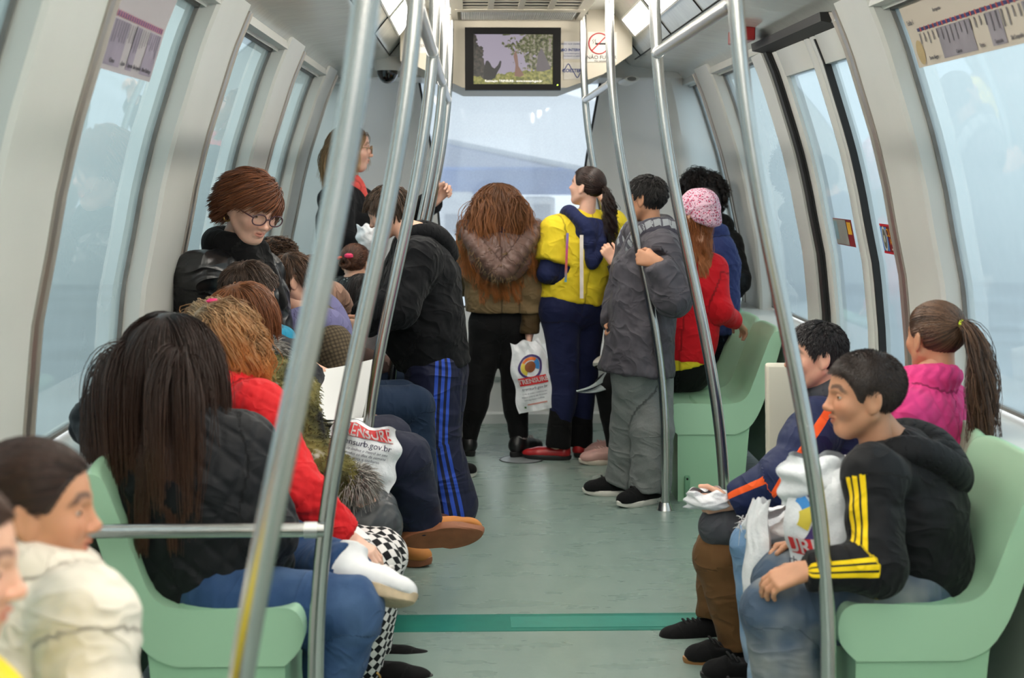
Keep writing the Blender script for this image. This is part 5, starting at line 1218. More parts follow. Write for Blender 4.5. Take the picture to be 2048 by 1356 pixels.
def p_yellow_girl():
    J = stand(.5, 7.66, -30, 1.47)
    set_(J, head=P(1172, 374, 7.66), neck=P(1172, 440, 7.68), pel=P(1147, 592, 7.66), shl=P(1112, 463, 7.62), shr=P(1222, 452, 7.74), ell=P(1093, 548, 7.56), wrl=P(1100, 520, 7.95), elr=P(1240, 470, 7.95), wrr=P(1203, 392, 7.93),
         hipl=P(1120, 620, 7.62), hipr=P(1174, 620, 7.7), knl=P(1128, 752, 7.62), knr=P(1166, 752, 7.72), anl=P(1116, 894, 7.62), anr=P(1160, 892, 7.72), tol=(-.9, .2, 0), tor=(.25, .95, 0))
    p = Person('girl in a yellow t-shirt over navy sleeves with a dark wavy ponytail', J, 1.47, .2, (-58, 12), 'pale', 1.05, .0085, dict(r=dict(d=(-.4, .2, .8), n=(-.6, .5, 0), curl=(50, 60, 40), k=.85), l=None))
    p.hair(style='pony', n=900, w=.013, col=[(26, 19, 18), (66, 48, 42)], tie=(-.02, -.50, .08), tail=1.5, tail_n=420, tail_dir=(-.2, -1, -.1), tail_curl=.11, curl_n=2.6, clump=.6, seed=12, K=10)
    p.top('undershirt', cloth('navy_jersey', lin(30, 38, 76), .8), .002, hem=.055, arms='l', fold=.004, rough=0, flare=.9)
    p.top('t_shirt', cloth('yellow_jersey', lin(232, 206, 48), .8, wrinkle=.6), .026, flare=1.06, hem=.02, sleeve=.36, fold=.007, armr=1.12)
    p.hood(bpy.data.materials['navy_jersey'], 'navy_hood', 1.15, .014, .17)
    garment('sleeve', [Cap(J['shr'] + V3(.03, 0, -.03), J['elr'] + V3(-.0, 0, .0), .046, .044)], .008, bpy.data.materials['navy_jersey'], p.o)
    p.trousers(M_navylegs, th=.006, leg=.97, seatr=1.12, fold=.003)
    wm = cloth('black_chunky_knit', lin(16, 16, 18), .95)
    for e in 'lr':
        kn, an = J['kn' + e], J['an' + e]; a = kn + (an - kn) * .42; garment('leg_warmer', [Cap(a, an + V3(0, 0, .0), .056, .064, k=.01, v0=0)], .008, wm, p.o, [(a, kn - an, .09), (an, an - kn, .09)], (), None, None, [(an, .2, .007, .03), (a, .1, .005, .026)])
        p.shoe(e, mat('red_leather', lin(168, 32, 36), .35, noise=12), M_blacksole, kind='flat', L=.225)
    m = MB(); c = P(1163, 470, 7.50); m.grid([[c + V3(dx, -.004 - .03 * s, -.31 * s) for dx in (-.009, .009)] for s in np.linspace(0, 1, 12)]); m.build('white_cord', mat('white_cord', lin(224, 216, 206), .7), p.o)
    m = MB(); c = P(1135, 466, 7.50); m.grid([[c + V3(dx - .01 * s, -.004 - .02 * s, -.24 * s) for dx in (-.006, .006)] for s in np.linspace(0, 1, 12)])
    m.build('ribbon', (lambda t: (t.l(t.ramp(t.math('MULTIPLY_ADD', (lambda q: (t.l(t.coord(), q.inputs[0]), q.outputs['Z'])[1])(t.n('SeparateXYZ')), 4.0, -3.65), (.0, lin(60, 150, 170)), (.3, lin(196, 90, 60)), (.6, lin(190, 60, 120)), (.9, lin(120, 110, 180))), t.b.inputs['Base Color']), t.m)[1])(NT('rainbow_ribbon')), p.o)
p_yellow_girl()

def p_olive_girl():
    J = stand(.12, 7.74, 4, 1.42)
    set_(J, head=P(996, 405, 7.74), neck=P(1000, 470, 7.72), pel=P(1002, 628, 7.74), shl=P(944, 488, 7.72), shr=P(1060, 492, 7.72), ell=P(930, 560, 7.95), wrl=P(960, 540, 8.15), elr=P(1068, 588, 7.68), wrr=P(1058, 668, 7.64),
         hipl=P(978, 655, 7.74), hipr=P(1027, 655, 7.74), knl=P(958, 762, 7.74), knr=P(1030, 766, 7.74), anl=P(934, 887, 7.76), anr=P(1038, 883, 7.72), tol=(-.5, .85, 0), tor=(.6, .75, 0))
    p = Person('girl with copper curls in an olive padded jacket with a fur-trimmed hood', J, 1.42, .2, (-4, 4), 'pale', 1.12, .0085, dict(r=dict(d=(0, -.1, -1), n=(-1, 0, 0), curl=(70, 70, 40), k=.85), l=None), eyes=False)
    p.hair(style='long', len=2.7, n=1300, w=.014, K=20, col=[(70, 46, 34), (128, 86, 56), (176, 108, 56)], stiff=.72, grav=.38, off=.10, mess=.05, curl=.045, curl_n=3.6, clump=.5, nclump=110, seed=14, cover=True)
    p.top('padded_jacket', cloth('olive_padded', lin(120, 100, 70), .7, wrinkle=.7), .034, hem=-.012, puff=(.15, .009), armr=1.15, fold=.010, h=.009)
    garment('sleeve', [Cap(J['shr'] + V3(.02, .0, -.05), J['elr'], .066, .058, lid=2), Cap(J['elr'], J['wrr'], .058, .050, lid=2, v0=.2)], .009, cloth('dark_olive_padded', lin(70, 54, 30), .7, wrinkle=.7), p.o, [(J['wrr'], (0, 0, -1), .08)], (), None, (.07, .008))
    garment('ribbed_hem', [Cap(J['pel'] + V3(0, 0, -.035), J['pel'] + V3(0, 0, .045), .140, .142, n=p.f, f=.76)], .009, cloth('brown_rib', lin(112, 84, 62), .9), p.o, [(J['pel'] + V3(0, 0, -.035), (0, 0, -1), .3), (J['pel'] + V3(0, 0, .04), (0, 0, 1), .3)])
    o, V, F, N, U = p.hood(cloth('brown_satin', lin(112, 88, 80), .3, sheen=.1, wrinkle=.8), 'hood', 1.85, .013, .085, rough=.006)
    hp_ = p.hoodpts; Vr = np.concatenate([q + np.random.RandomState(i).normal(size=(18, 3)) * .012 for i, q in enumerate(hp_)]); Nr = nrm_rows = (Vr - np.repeat(hp_, 18, 0)); Nr = Nr / np.linalg.norm(Nr, axis=1)[:, None]
    fur(p.o, Vr, Nr, .042, .0016, hair_mat('brown_fur', lin(98, 76, 48), lin(160, 132, 90)), 6000, 2, .4)
    garment('navy_lining', [Ell(p.T(.012, -.075, .02), (.055, .03, .04), k=.02)], .008, cloth('navy_jersey', lin(30, 38, 76), .8), p.o)
    p.trousers(M_blacklegs, th=.006, leg=.95, fold=.003, seatr=1.02)
    for e in 'lr': p.shoe(e, mat('black_boot_leather', lin(24, 23, 24), .35, noise=14), M_blacksole, kind='boot', L=.225, lace=M_lacew, sole_t=.026); garment('sock', [Cap(J['an' + e] + V3(0, 0, .03), J['an' + e] + V3(0, 0, .075), .044)], .008, mat('grey_sock', lin(150, 150, 150), .9), p.o)
p_olive_girl()

def p_hoodie_boy():
    J = stand(-.15, 6.28, -62, 1.42)
    set_(J, head=P(775, 425, 6.2), neck=P(836, 472, 6.26), pel=P(868, 705, 6.28), shl=P(836, 518, 6.08), shr=P(826, 505, 6.44), ell=P(792, 612, 5.99), wrl=P(728, 650, 6.05), elr=P(780, 600, 6.4), wrr=P(722, 640, 6.3),
         hipl=P(868, 742, 6.2), hipr=P(880, 742, 6.36), knl=P(862, 872, 6.2), knr=P(868, 870, 6.38), anl=P(886, 1008, 6.24), anr=P(870, 995, 6.42), tol=(-.8, -.35, 0), tor=(-.9, .1, 0))
    p = Person('boy in a black hoodie and navy track pants with blue stripes, head bowed', J, 1.42, .2, (-78, -24), 'light', 1.2, .0085, dict(l=dict(curl=(40, 50, 30), k=.85), r=dict(curl=(40, 50, 30), k=.85)))
    p.hair(style='short', len=.25, n=1200, w=.013, K=8, col=[(40, 29, 23), (104, 80, 62)], stiff=.82, grav=.22, off=.10, mess=.10, clump=.6, seed=17)
    m = cloth('black_fleece', lin(19, 20, 24), .9, wrinkle=.8)
    p.top('hoodie', m, .026, hem=.035, h=.009, fold=.012, armr=1.3, belly=.22, flare=1.05, rough=.006); p.hood(m, 'hood', 1.0, .018, .09)
    p.trousers(cloth('navy_tracksuit', lin(25, 28, 52), .6, pat=stripes3(lin(44, 76, 176), (1, 2), .0085, .0075), wrinkle=.8), th=.026, knee=1.25, ank=2.2, leg=1.0, stack=.010, refs=dict(l=(.35, -1, 0), r=(.2, 1, 0)), h=.009)
    c = cloth('bright_mesh', lin(40, 110, 190), .6, pat=patches(((.45, lin(40, 116, 200)), (.55, lin(110, 160, 60)), (.7, lin(196, 226, 30))), 9))
    for e in 'lr': p.shoe(e, c, mat('lime_rubber', lin(206, 226, 20), .5), L=.225)
p_hoodie_boy()

def p_blonde_woman():
    J = stand(-.64, 8.15, 80, 1.72)
    set_(J, head=P(704, 298, 8.12), neck=P(690, 372, 8.12), pel=P(690, 560, 8.12), shl=P(714, 405, 8.3), shr=P(672, 402, 7.94), elr=P(680, 480, 7.86), wrr=P(725, 520, 7.9), ell=P(800, 440, 8.2), wrl=P(868, 402, 7.97))
    p = Person('blonde woman with glasses, dark coat and coral scarf, standing in profile', J, 1.7, .245, (82, -3), 'pale', 1.0, .0085, dict(l=dict(d=(.5, .1, .5), n=(.3, -.4, .0), curl=(60, 70, 40), k=.95), r=dict(k=.95)), brow=(110, 80, 56))
    p.hair(style='long', len=1.25, n=1000, w=.013, K=13, part=.05, col=[(86, 62, 44), (150, 118, 84), (192, 160, 116)], stiff=.72, grav=.42, off=.12, curl=.03, curl_n=1.6, clump=.6, nclump=60, seed=20)
    p.glasses(mat('light_frame', lin(160, 132, 96), .3), None)
    p.top('coat', cloth('black_wool_coat', lin(25, 26, 31), .9, wrinkle=.4), .026, hem=.09, h=.009, fold=.008, armr=1.15)
    garment('scarf', p.ring(.036, .020, .005, .02) + [Cap(p.T(.01, .035, .02), p.T(.0, .075, -.06), .026, .022, k=.04)], .008, cloth('coral_knit', lin(226, 92, 86), .9, wrinkle=.9), p.o, (), (), None, None, [(p.T(0, .05, 0), .15, .007, .03)])
    p.trousers(cloth('charcoal_trousers', lin(24, 24, 28), .8), th=.012)
    for e in 'lr': p.shoe(e, M_blackcanvas, M_blacksole)
p_blonde_woman()

def p_leather_woman():
    J = stand(-.70, 5.36, 105, 1.56)
    set_(J, head=P(505, 418, 5.3), neck=P(464, 512, 5.36), pel=P(516, 780, 5.36), shl=P(520, 545, 5.52), shr=P(396, 548, 5.2), elr=P(390, 650, 5.25), wrr=P(450, 700, 5.25), ell=P(530, 640, 5.6), wrl=P(560, 680, 5.45))
    p = Person('woman with short auburn hair, glasses and a black leather jacket, looking down', J, 1.56, .235, (138, -24, 6), 'pale', 1.1, .0075, dict(l=dict(), r=dict()), brow=(96, 66, 50), gaze=(0, 1, -.5))
    p.hair(style='short', len=.44, n=1400, w=.012, K=11, gl=(.35, -.5, -.75), col=[(74, 40, 24), (132, 78, 46)], crown=(-.16, -.1, .50), stiff=.80, grav=.24, off=.16, mess=.03, clump=.3, nclump=120, seed=23, fringe=.48, comb=(1.6, -.5, .0))
    p.glasses(mat('plum_frame', lin(84, 52, 62), .3), None)
    p.top('leather_jacket', cloth('black_leather', lin(26, 26, 28), .34, sheen=0, wrinkle=.9, spec=.6), .024, hem=.04, fold=.010, armr=1.06, h=.008, rough=.005)
    garment('scarf', p.ring(.040, .024, .0, .03) + p.ring(.038, .022, .03, .03) + [Cap(p.T(.02, .05, .0), p.T(.03, .08, -.12), .04, .034, k=.04), Cap(p.T(-.03, .05, .0), p.T(-.02, .085, -.12), .04, .034, k=.04)], .008, cloth('black_scarf', lin(18, 18, 20), .95, wrinkle=.9), p.o, (), (), None, None, [(p.T(0, .05, 0), .15, .006, .025)])
    m = MB(); k = p.c + p.M @ V3(.335, -.07, -.2); m.tube([k + .012 * V3(math.cos(t), .2, math.sin(t)) for t in np.linspace(0, 6.28, 13)], .0035, 6); m.build('earring', mat('gold', lin(190, 150, 90), .3, 1), p.o)
    p.trousers(M_blacklegs, th=.012)
    for e in 'lr': p.shoe(e, M_blackcanvas, M_blacksole)
p_leather_woman()

def p_black_quilt():
    J = sit(-.68, 3.74, 55, 1.5)
    set_(J, head=P(346, 712, 3.76), neck=P(352, 838, 3.72), pel=P(410, 1185, 3.72), shl=P(236, 885, 3.80), shr=P(488, 895, 3.72), ell=P(206, 846, 3.86), wrl=P(272, 842, 4.05), elr=P(530, 1060, 3.66), wrr=P(545, 1140, 3.82),
         hipl=P(450, 1195, 3.80), hipr=P(450, 1215, 3.64), knr=P(694, 1222, 3.62), anr=P(640, 1470, 3.66), knl=P(560, 1120, 4.02), anl=P(700, 1132, 3.72), tol=(.92, -.35, -.1), tor=(1, -.3, 0))
    p = Person('long dark-haired person in a black quilted jacket and jeans, seen from behind', J, 1.5, .215, (24, 0), 'light', 1.2, .006, dict(l=None, r=dict(curl=(40, 40, 20))), eyes=False)
    p.hair(style='long', len=2.4, n=1700, w=.010, K=20, col=[(20, 15, 15), (56, 38, 32), (92, 60, 44)], stiff=.70, grav=.42, off=.16, mess=.035, clump=.55, nclump=60, seed=26, part=.02)
    p.top('quilted_jacket', cloth('black_quilt', lin(28, 29, 34), .6, wrinkle=.35), .028, hem=.045, quilt=(.085, .006), armr=1.15, fold=.007, h=.0065, collar=(.052, .026, .0))
    p.trousers(M_jeans, th=.012, fold=.009, leg=1.02, rough=.004)
    p.shoe('l', mat('white_leather', lin(228, 228, 230), .45), mat('cream_sole', lin(186, 166, 136), .6, noise=30), L=.235, toe=(.92, -.35, -.1), upv=(.02, .62, .78), drop=.072, kind='boot', sole_t=.026, lace=M_lacew); p.shoe('r', M_blackcanvas, M_blacksole)
p_black_quilt()

def p_red_quilt():
    J = sit(-.66, 4.2, 80, 1.5)
    set_(J, head=P(430, 678, 4.24), neck=P(440, 772, 4.22), pel=P(450, 1080, 4.22), shl=P(440, 815, 4.4), shr=P(515, 820, 4.06), elr=P(590, 980, 3.98), wrr=P(690, 1076, 4.02), ell=P(500, 980, 4.4), wrl=P(640, 1060, 4.25),
         hipl=P(490, 1080, 4.32), hipr=P(490, 1090, 4.12), knl=P(760, 1112, 4.34), knr=P(745, 1128, 4.16), anl=P(742, 1312, 4.52), anr=P(728, 1346, 4.3), tol=(1, -.1, 0), tor=(1, -.12, 0))
    p = Person('person with strawberry blonde hair in a red quilted jacket and checked trousers', J, 1.5, .205, (-128, 0), 'pale', 1.08, .007, dict(r=dict(d=(.85, -.15, -.5), n=(-.3, .3, -.9), curl=(25, 35, 25)), l=None), brow=(150, 110, 80))
    p.hair(style='long', len=1.15, n=1100, w=.012, K=15, col=[(122, 96, 70), (196, 166, 126), (206, 130, 60)], stiff=.74, grav=.36, off=.30, mess=.10, curl=.05, curl_n=2.4, clump=.6, nclump=70, seed=29)
    m = MB(); c = p.c + p.M @ V3(-.05, .05, .52); m.loft([[c + .02 * V3(math.cos(t) * q, .4 * math.sin(t) * q, z) for t in np.arange(10) * .6283] for q, z in ((.5, -.3), (1, 0), (.5, .4))]); m.build('hair_clip', mat('hot_pink', lin(238, 50, 120), .5), p.hairo)
    p.top('quilted_jacket', cloth('red_quilt', lin(206, 28, 34), .7, wrinkle=.5), .026, hem=.03, quilt=(.055, .004), fold=.010, armr=1.18, collar=(.055, .026, .005))
    p.trousers(cloth('checked_trousers', lin(225, 222, 220), .8, pat=checker(lin(228, 224, 222), lin(18, 18, 22), .032), wrinkle=.3), th=.010, fold=.005)
    for e in 'lr':
        p.shoe(e, cloth('black_suede', lin(18, 17, 18), .95), M_blacksole, kind='flat', L=.24)
        if e == 'r': m = MB(); c = J['anr'] + V3(.03, -.055, -.005); m.tube([c + V3(.022 * math.cos(t), 0, .028 * math.sin(t)) for t in np.linspace(0, 6.28, 13)], .004, 6); m.build('buckle', mat('gold', lin(190, 150, 90), .3, 1), p.o)
p_red_quilt()

def p_camo():
    J = sit(-.62, 4.64, 72, 1.5)
    set_(J, head=P(492, 636, 4.68), neck=P(520, 728, 4.68), pel=P(520, 1010, 4.66), shl=P(540, 770, 4.86), shr=P(570, 790, 4.52), elr=P(610, 912, 4.44), wrr=P(696, 972, 4.5), ell=P(590, 880, 4.85), wrl=P(660, 950, 4.75),
         hipl=P(560, 1010, 4.74), hipr=P(560, 1020, 4.56), knl=P(745, 1022, 4.78), knr=P(752, 1050, 4.58), anl=P(668, 1215, 4.88), anr=P(676, 1262, 4.66), tol=(.5, .85, 0), tor=(.5, .85, 0))
    p = Person('person with an auburn bob in a camouflage fur coat and grey leather leggings', J, 1.5, .205, (62, 0), 'pale', 1.12, .0075, dict(l=None, r=dict(k=.85)))
    p.hair(style='bob', len=.75, n=1300, w=.012, K=12, col=[(80, 44, 24), (150, 92, 48), (120, 66, 34)], stiff=.80, grav=.30, off=.18, mess=.03, clump=.5, nclump=60, seed=31, th=.06)
    cm_ = cloth('camo_fur', lin(96, 92, 50), .95, sheen=.5, pat=patches(((.36, lin(18, 18, 18)), (.43, lin(66, 64, 34)), (.52, lin(104, 98, 54)), (.62, lin(120, 112, 66)), (.68, lin(196, 192, 184))), 8, (1.4, 1, 1)), wrinkle=1)
    o, V, F, N, U = p.top('fur_coat', cm_, .030, hem=.03, armr=1.08, fold=.008, rough=.008)
    t = NT('camo_fur_hair'); t.l(t.ramp(t.noise(8, 4, t.coord((1.4, 1, 1)), .6, .6), (.36, lin(22, 22, 22)), (.43, lin(76, 74, 40)), (.52, lin(118, 112, 64)), (.62, lin(130, 124, 78)), (.68, lin(206, 202, 194))), t.b.inputs['Base Color']); t.b.inputs['Roughness'].default_value = .8
    fur(p.o, V, N, .016, .0016, t.m, 9000, 5, .5, 'fur_pile')
    gf = hair_mat('grey_fur', lin(92, 88, 84), lin(206, 202, 196))
    for nm, cc, n, s_, in (('fur_collar', p.T(.0, .0, .02), 1500, .055), ('fur_cuff', J['wrr'] + V3(.01, 0, .02), 1300, .045)):
        g = np.random.RandomState(6); D = g.normal(size=(900, 3)); D /= np.linalg.norm(D, axis=1)[:, None]; fur(p.o, cc + D * s_ * V3(1.25, 1, .8), D, .05, .002, gf, n, 6, .5, nm)
    p.trousers(cloth('grey_leather', lin(60, 63, 66), .4, sheen=0, spec=.5, wrinkle=.9), th=.008, fold=.008, leg=.96)
    for e in 'lr': p.shoe(e, mat('tan_leather', lin(190, 130, 66), .5), M_gum, L=.22)
p_camo()

def p_brown_boy():
    J = sit(-.75, 5.0, 75, 1.38)
    set_(J, head=P(502, 586, 5.02), neck=P(528, 672, 5.02), pel=P(540, 900, 5.02), shl=P(560, 718, 5.16), shr=P(555, 722, 4.9), elr=P(590, 790, 4.86), wrr=P(628, 742, 4.96), ell=P(600, 800, 5.2), wrl=P(660, 800, 5.15),
         hipl=P(585, 905, 5.08), hipr=P(585, 910, 4.96), knl=P(770, 880, 5.2), knr=P(808, 918, 5.0), anl=P(768, 1072, 5.6), anr=P(846, 1056, 5.06), tol=(.6, .8, 0), tor=(1, -.3, .1))
    p = Person('boy with short brown hair and turquoise cuffs holding a white paper', J, 1.38, .2, (66, -8), 'light', 1.05, .008, dict(r=dict(d=(.55, -.1, -.55), n=(0, .8, -.2), curl=(30, 40, 20), k=.82, thumb=.7), l=None), eyes=False)
    p.hair(style='short', len=.26, n=1300, w=.011, K=7, col=[(44, 32, 26), (92, 70, 56)], stiff=.85, grav=.2, off=.07, mess=.08, clump=.4, seed=33)
    p.top('dark_jacket', cloth('navy_jacket', lin(30, 33, 42), .7), .022, hem=.03, armr=1.1, collar=None)
    garment('turquoise_collar', p.ring(.05, .022, .005), .007, cloth('turquoise_knit', lin(34, 128, 160), .85), p.o)
    garment('turquoise_cuff', [Cap(J['wrr'] + (J['elr'] - J['wrr']) * .22, J['wrr'], .038, .034)], .006, bpy.data.materials['turquoise_knit'], p.o, [(J['wrr'] + (J['wrr'] - J['elr']) * .02, J['wrr'] - J['elr'], .07)])
    p.trousers(M_navytrack, th=.014, knee=1.12, ank=1.35, fold=.010, h=.008, stack=.010, rough=.005)
    for e, tv_, up_ in (('r', (1, -.08, .10), (-.05, .92, .40)), ('l', (.85, -.5, 0), (0, 0, 1))): p.shoe(e, mat('tan_suede', lin(186, 120, 58), .8), mat('tan_sole', lin(138, 84, 54), .6, noise=30, var=.15), L=.25, toe=tv_, upv=up_, drop=.07 if e == 'r' else None, sole_t=.03)
p_brown_boy()

def p_tweed():
    J = sit(-.60, 5.82, 70, 1.4)
    set_(J, head=P(588, 560, 5.76), neck=P(625, 640, 5.76), shl=P(650, 670, 5.92), shr=P(660, 690, 5.62), elr=P(690, 780, 5.58), wrr=P(720, 830, 5.66))
    p = Person('person in a brown tweed coat with a lilac hood behind the thick pole', J, 1.4, .195, (75, -8), 'light', 1.1, .0085, dict(l=None))
    p.hair(style='short', len=.3, n=700, w=.012, K=7, col=BR, stiff=.85, grav=.2, off=.08, seed=35)
    p.top('tweed_coat', cloth('brown_tweed', lin(96, 84, 66), .95, pat=lambda t, U, c: t.mix(t.math('MULTIPLY', t.math('GREATER_THAN', tri(t, U['X'], .014), .55), .5), t.mix(t.math('MULTIPLY', t.math('GREATER_THAN', tri(t, U['Y'], .014), .55), .5), c, lin(44, 38, 32)), lin(44, 38, 32))), .026, hem=.05, armr=1.15, h=.009)
    p.hood(cloth('lilac_fleece', lin(110, 108, 146), .9), 'lilac_hood', 1.4, .026, .06); garment('black_collar', p.ring(.07, .028, -.035), .009, M_blackknit, p.o)
    p.trousers(M_jeansdk, th=.014); [p.shoe(e, mat('brown_leather', lin(104, 62, 44), .5), M_blacksole) for e in 'lr']
p_tweed()

def kid(label, x, y, yaw, headpx, face, top_, legs, hairsp, H=1.3, hs=.19, neckpx=None, extra=None, eyes=True, **kw):
    J = sit(x, y, yaw, H); h0 = P(*headpx, y); J['head'] = h0; d = h0 - sit(x, y, yaw, H)['head']
    for k in ('neck', 'shl', 'shr'): J[k] = J[k] + d * .9
    for k in ('ell', 'elr'): J[k] = J[k] + d * .6
    p = Person(label, J, H, hs, face, 'light', 1.05, .0085, dict(l=dict(k=.75), r=dict(k=.75)), eyes=eyes, **kw)
    p.hair(**hairsp)
    p.top('jacket', top_, .024, hem=.03, armr=1.15, h=.0095); p.trousers(legs, th=.010); [p.shoe(e, M_blackcanvas, M_rubber) for e in 'lr']
    if extra: extra(p)
    return p
def clip(p, loc, col, s=.018, nm='hair_tie'):
    m = MB(); c = p.c + p.M @ V3(*loc); m.loft([[c + s * V3(math.cos(t) * q, math.sin(t) * q * .7, z * .8) for t in np.arange(12) * .5236] for q, z in ((.5, -.7), (1, -.3), (1, .3), (.5, .7))]); m.build(nm, mat('clip_%d_%d_%d' % col, lin(*col), .5), p.hairo)
def beige_hood(p):
    V = p.hood(cloth('beige_fleece', lin(178, 142, 124), .95, wrinkle=1), 'beige_hood', 1.5, .034, .07)
    clip(p, (.34, -.12, -.06), (226, 96, 50), .012, 'orange_earring')
kid('girl with a brown ponytail, pink hair tie and beige fleece hood on the far left', -.62, 6.56, 62, (632, 556), (60, -6), cloth('dusty_jacket', lin(120, 96, 88), .9), M_jeansdk, dict(style='pony', n=700, w=.013, col=BR, tie=(.12, -.48, .05), tail=1.1, tail_n=150, tail_dir=(.5, -1, 0), seed=41), extra=lambda p: (beige_hood(p), clip(p, (.12, -.52, .06), (238, 50, 120))), eyes=False)
def navyhood(p):
    p.hood(cloth('navy_padded', lin(36, 50, 84), .5, wrinkle=.9), 'navy_hood', 1.75, .016, .08); hp_ = p.hoodpts; Vr = np.repeat(hp_, 14, 0) + np.random.RandomState(3).normal(size=(len(hp_) * 14, 3)) * .008; Nr = np.random.RandomState(4).normal(size=Vr.shape); Nr /= np.linalg.norm(Nr, axis=1)[:, None]
    fur(p.o, Vr, Nr, .028, .003, hair_mat('cream_fur', lin(120, 104, 70), lin(206, 192, 150)), 1300, 8, .2)
kid('girl with loose black hair in a navy jacket with a cream fur-trimmed hood', -.50, 7.02, 62, (733, 590), (48, -14), cloth('navy_coat', lin(32, 42, 72), .7), M_jeans, dict(style='long', len=1.0, n=800, w=.013, K=13, col=[(18, 15, 16), (52, 42, 42)], stiff=.72, grav=.4, off=.14, clump=.5, seed=43), extra=navyhood, eyes=False)
kid('girl with a brown updo held by orange and pink clips, black sequinned top', -.54, 7.45, 50, (712, 528), (24, -4), cloth('black_sequins', lin(20, 20, 22), .4, pat=lambda t, U, c: (lambda v: (v.inputs['Scale'].__setattr__('default_value', 42), t.l(t.coord(), v.inputs['Vector']), t.mix(t.math('LESS_THAN', v.outputs['Distance'], .16), c, lin(206, 220, 216)))[2])(t.n('TexVoronoi'))), M_jeansdk, dict(style='bun', n=800, w=.014, col=[(48, 30, 24), (116, 74, 52)], tie=(-.05, -.46, .02), tail_n=220, curl=.02, seed=45), extra=lambda p: (clip(p, (-.2, -.5, .14), (240, 100, 60), .016), clip(p, (.06, -.5, .2), (244, 60, 110), .022)), eyes=False)
kid('curly brown-haired child just showing above the heads near the left window', -.74, 6.2, 12, (553, 524), (40, -5), cloth('grey_knit', lin(90, 90, 96), .9), M_jeansdk, dict(style='short', len=.4, n=700, w=.014, K=9, col=BR, curl=.05, curl_n=3, stiff=.8, grav=.2, off=.16, seed=47), eyes=False)

def p_red_girl():
    J = sit(.98, 7.02, 20, 1.36)
    set_(J, head=P(1394, 424, 7.0), neck=P(1388, 500, 7.02), pel=P(1362, 718, 7.02), shl=P(1345, 535, 7.06), shr=P(1425, 540, 7.02), elr=P(1440, 622, 6.94), wrr=P(1472, 642, 7.1), ell=P(1330, 620, 7.15), wrl=P(1345, 690, 7.3), hipl=P(1345, 742, 7.06), hipr=P(1385, 742, 7.06), knl=P(1335, 748, 7.4), knr=P(1385, 748, 7.4), anl=P(1325, 872, 7.5), anr=P(1375, 872, 7.5))
    p = Person('girl with long copper hair under a pink spotted hat, red sweater', J, 1.36, .19, (-40, 0), 'light', 1.05, .0085, dict(r=dict(d=(.5, .5, -.5), n=(0, .3, -.9), curl=(20, 30, 20), k=.8), l=None), eyes=True)
    p.hair(style='long', len=1.75, n=1300, w=.013, K=16, maxz=.06, down=True, col=[(104, 58, 30), (176, 108, 62), (196, 124, 74)], stiff=.70, grav=.42, off=.16, mess=.05, curl=.03, curl_n=2.5, clump=.6, nclump=45, seed=51, part=.02)
    o, *_ = garment('spotted_hat', [Ell(p.c + p.M @ V3(0, -.07, .16), np.array((.41, .49, .41)) * p.hs, p.M / p.hs), Ell(p.c + p.M @ V3(0, -.30, -.06), np.array((.36, .26, .30)) * p.hs, p.M / p.hs), Cap(p.c + p.M @ V3(-.1, -.46, -.20), p.c + p.M @ V3(.22, -.46, -.22), .10 * p.hs, .11 * p.hs, k=.03)], .0065, cloth('pink_spotted_cotton', lin(236, 196, 214), .8, pat=print_spots, wrinkle=.6), p.o, [(p.c + p.M @ V3(0, .1, -.0), p.M @ V3(0, .62, -1), .3)], (), None, None, [], .004)
    p.top('red_sweater', cloth('red_jersey', lin(214, 26, 38), .85, wrinkle=.5), .014, hem=-.0, armr=1.05, fold=.007)
    garment('yellow_shirt_hem', [Cap(J['pel'] + V3(0, 0, -.03), J['pel'] + V3(0, 0, .02), .146, .138, n=p.f, f=.76)], .009, cloth('yellow_jersey', lin(232, 206, 48), .8), p.o, [(J['pel'] + V3(0, 0, -.028), (.2, .1, -1), .3)])
    p.trousers(M_blacklegs, th=.008); [p.shoe(e, M_blackcanvas, M_rubber) for e in 'lr']
p_red_girl()
def p_navy_child():
    J = stand(1.17, 7.6, 15, 1.3)
    set_(J, head=P(1414, 412, 7.6), neck=P(1418, 470, 7.6), pel=P(1420, 640, 7.58), shl=P(1384, 492, 7.6), shr=P(1440, 500, 7.56), ell=P(1380, 560, 7.7), wrl=P(1385, 600, 7.8), elr=P(1446, 575, 7.6), wrr=P(1440, 620, 7.75), hipl=P(1408, 668, 7.6), hipr=P(1436, 668, 7.6))
    for e, x in (('l', 1.06), ('r', 1.16)): J['kn' + e] = V3(x, 7.66, .50); J['an' + e] = V3(x - .30, 7.60, .50); J['to' + e] = V3(-1, -.1, -.2)
    p = Person('child in a navy quilted jacket behind the pink spotted hat', J, 1.25, .175, (20, 0), 'light', 1.05, .0085, dict(l=None, r=None), eyes=False)
    p.hair(style='short', len=.3, n=500, w=.014, K=7, col=DK, seed=53)
    p.top('navy_quilt', cloth('navy_quilted', lin(40, 50, 96), .7, wrinkle=.5), .022, hem=.06, quilt=(.05, .004), collar=(.05, .026, .01), armr=1.1); p.trousers(M_navytrack, th=.01); [p.shoe(e, M_blackcanvas, M_rubber, toe=J['tol'], upv=(-.3, .4, -.9), drop=.05) for e in 'lr']
p_navy_child()
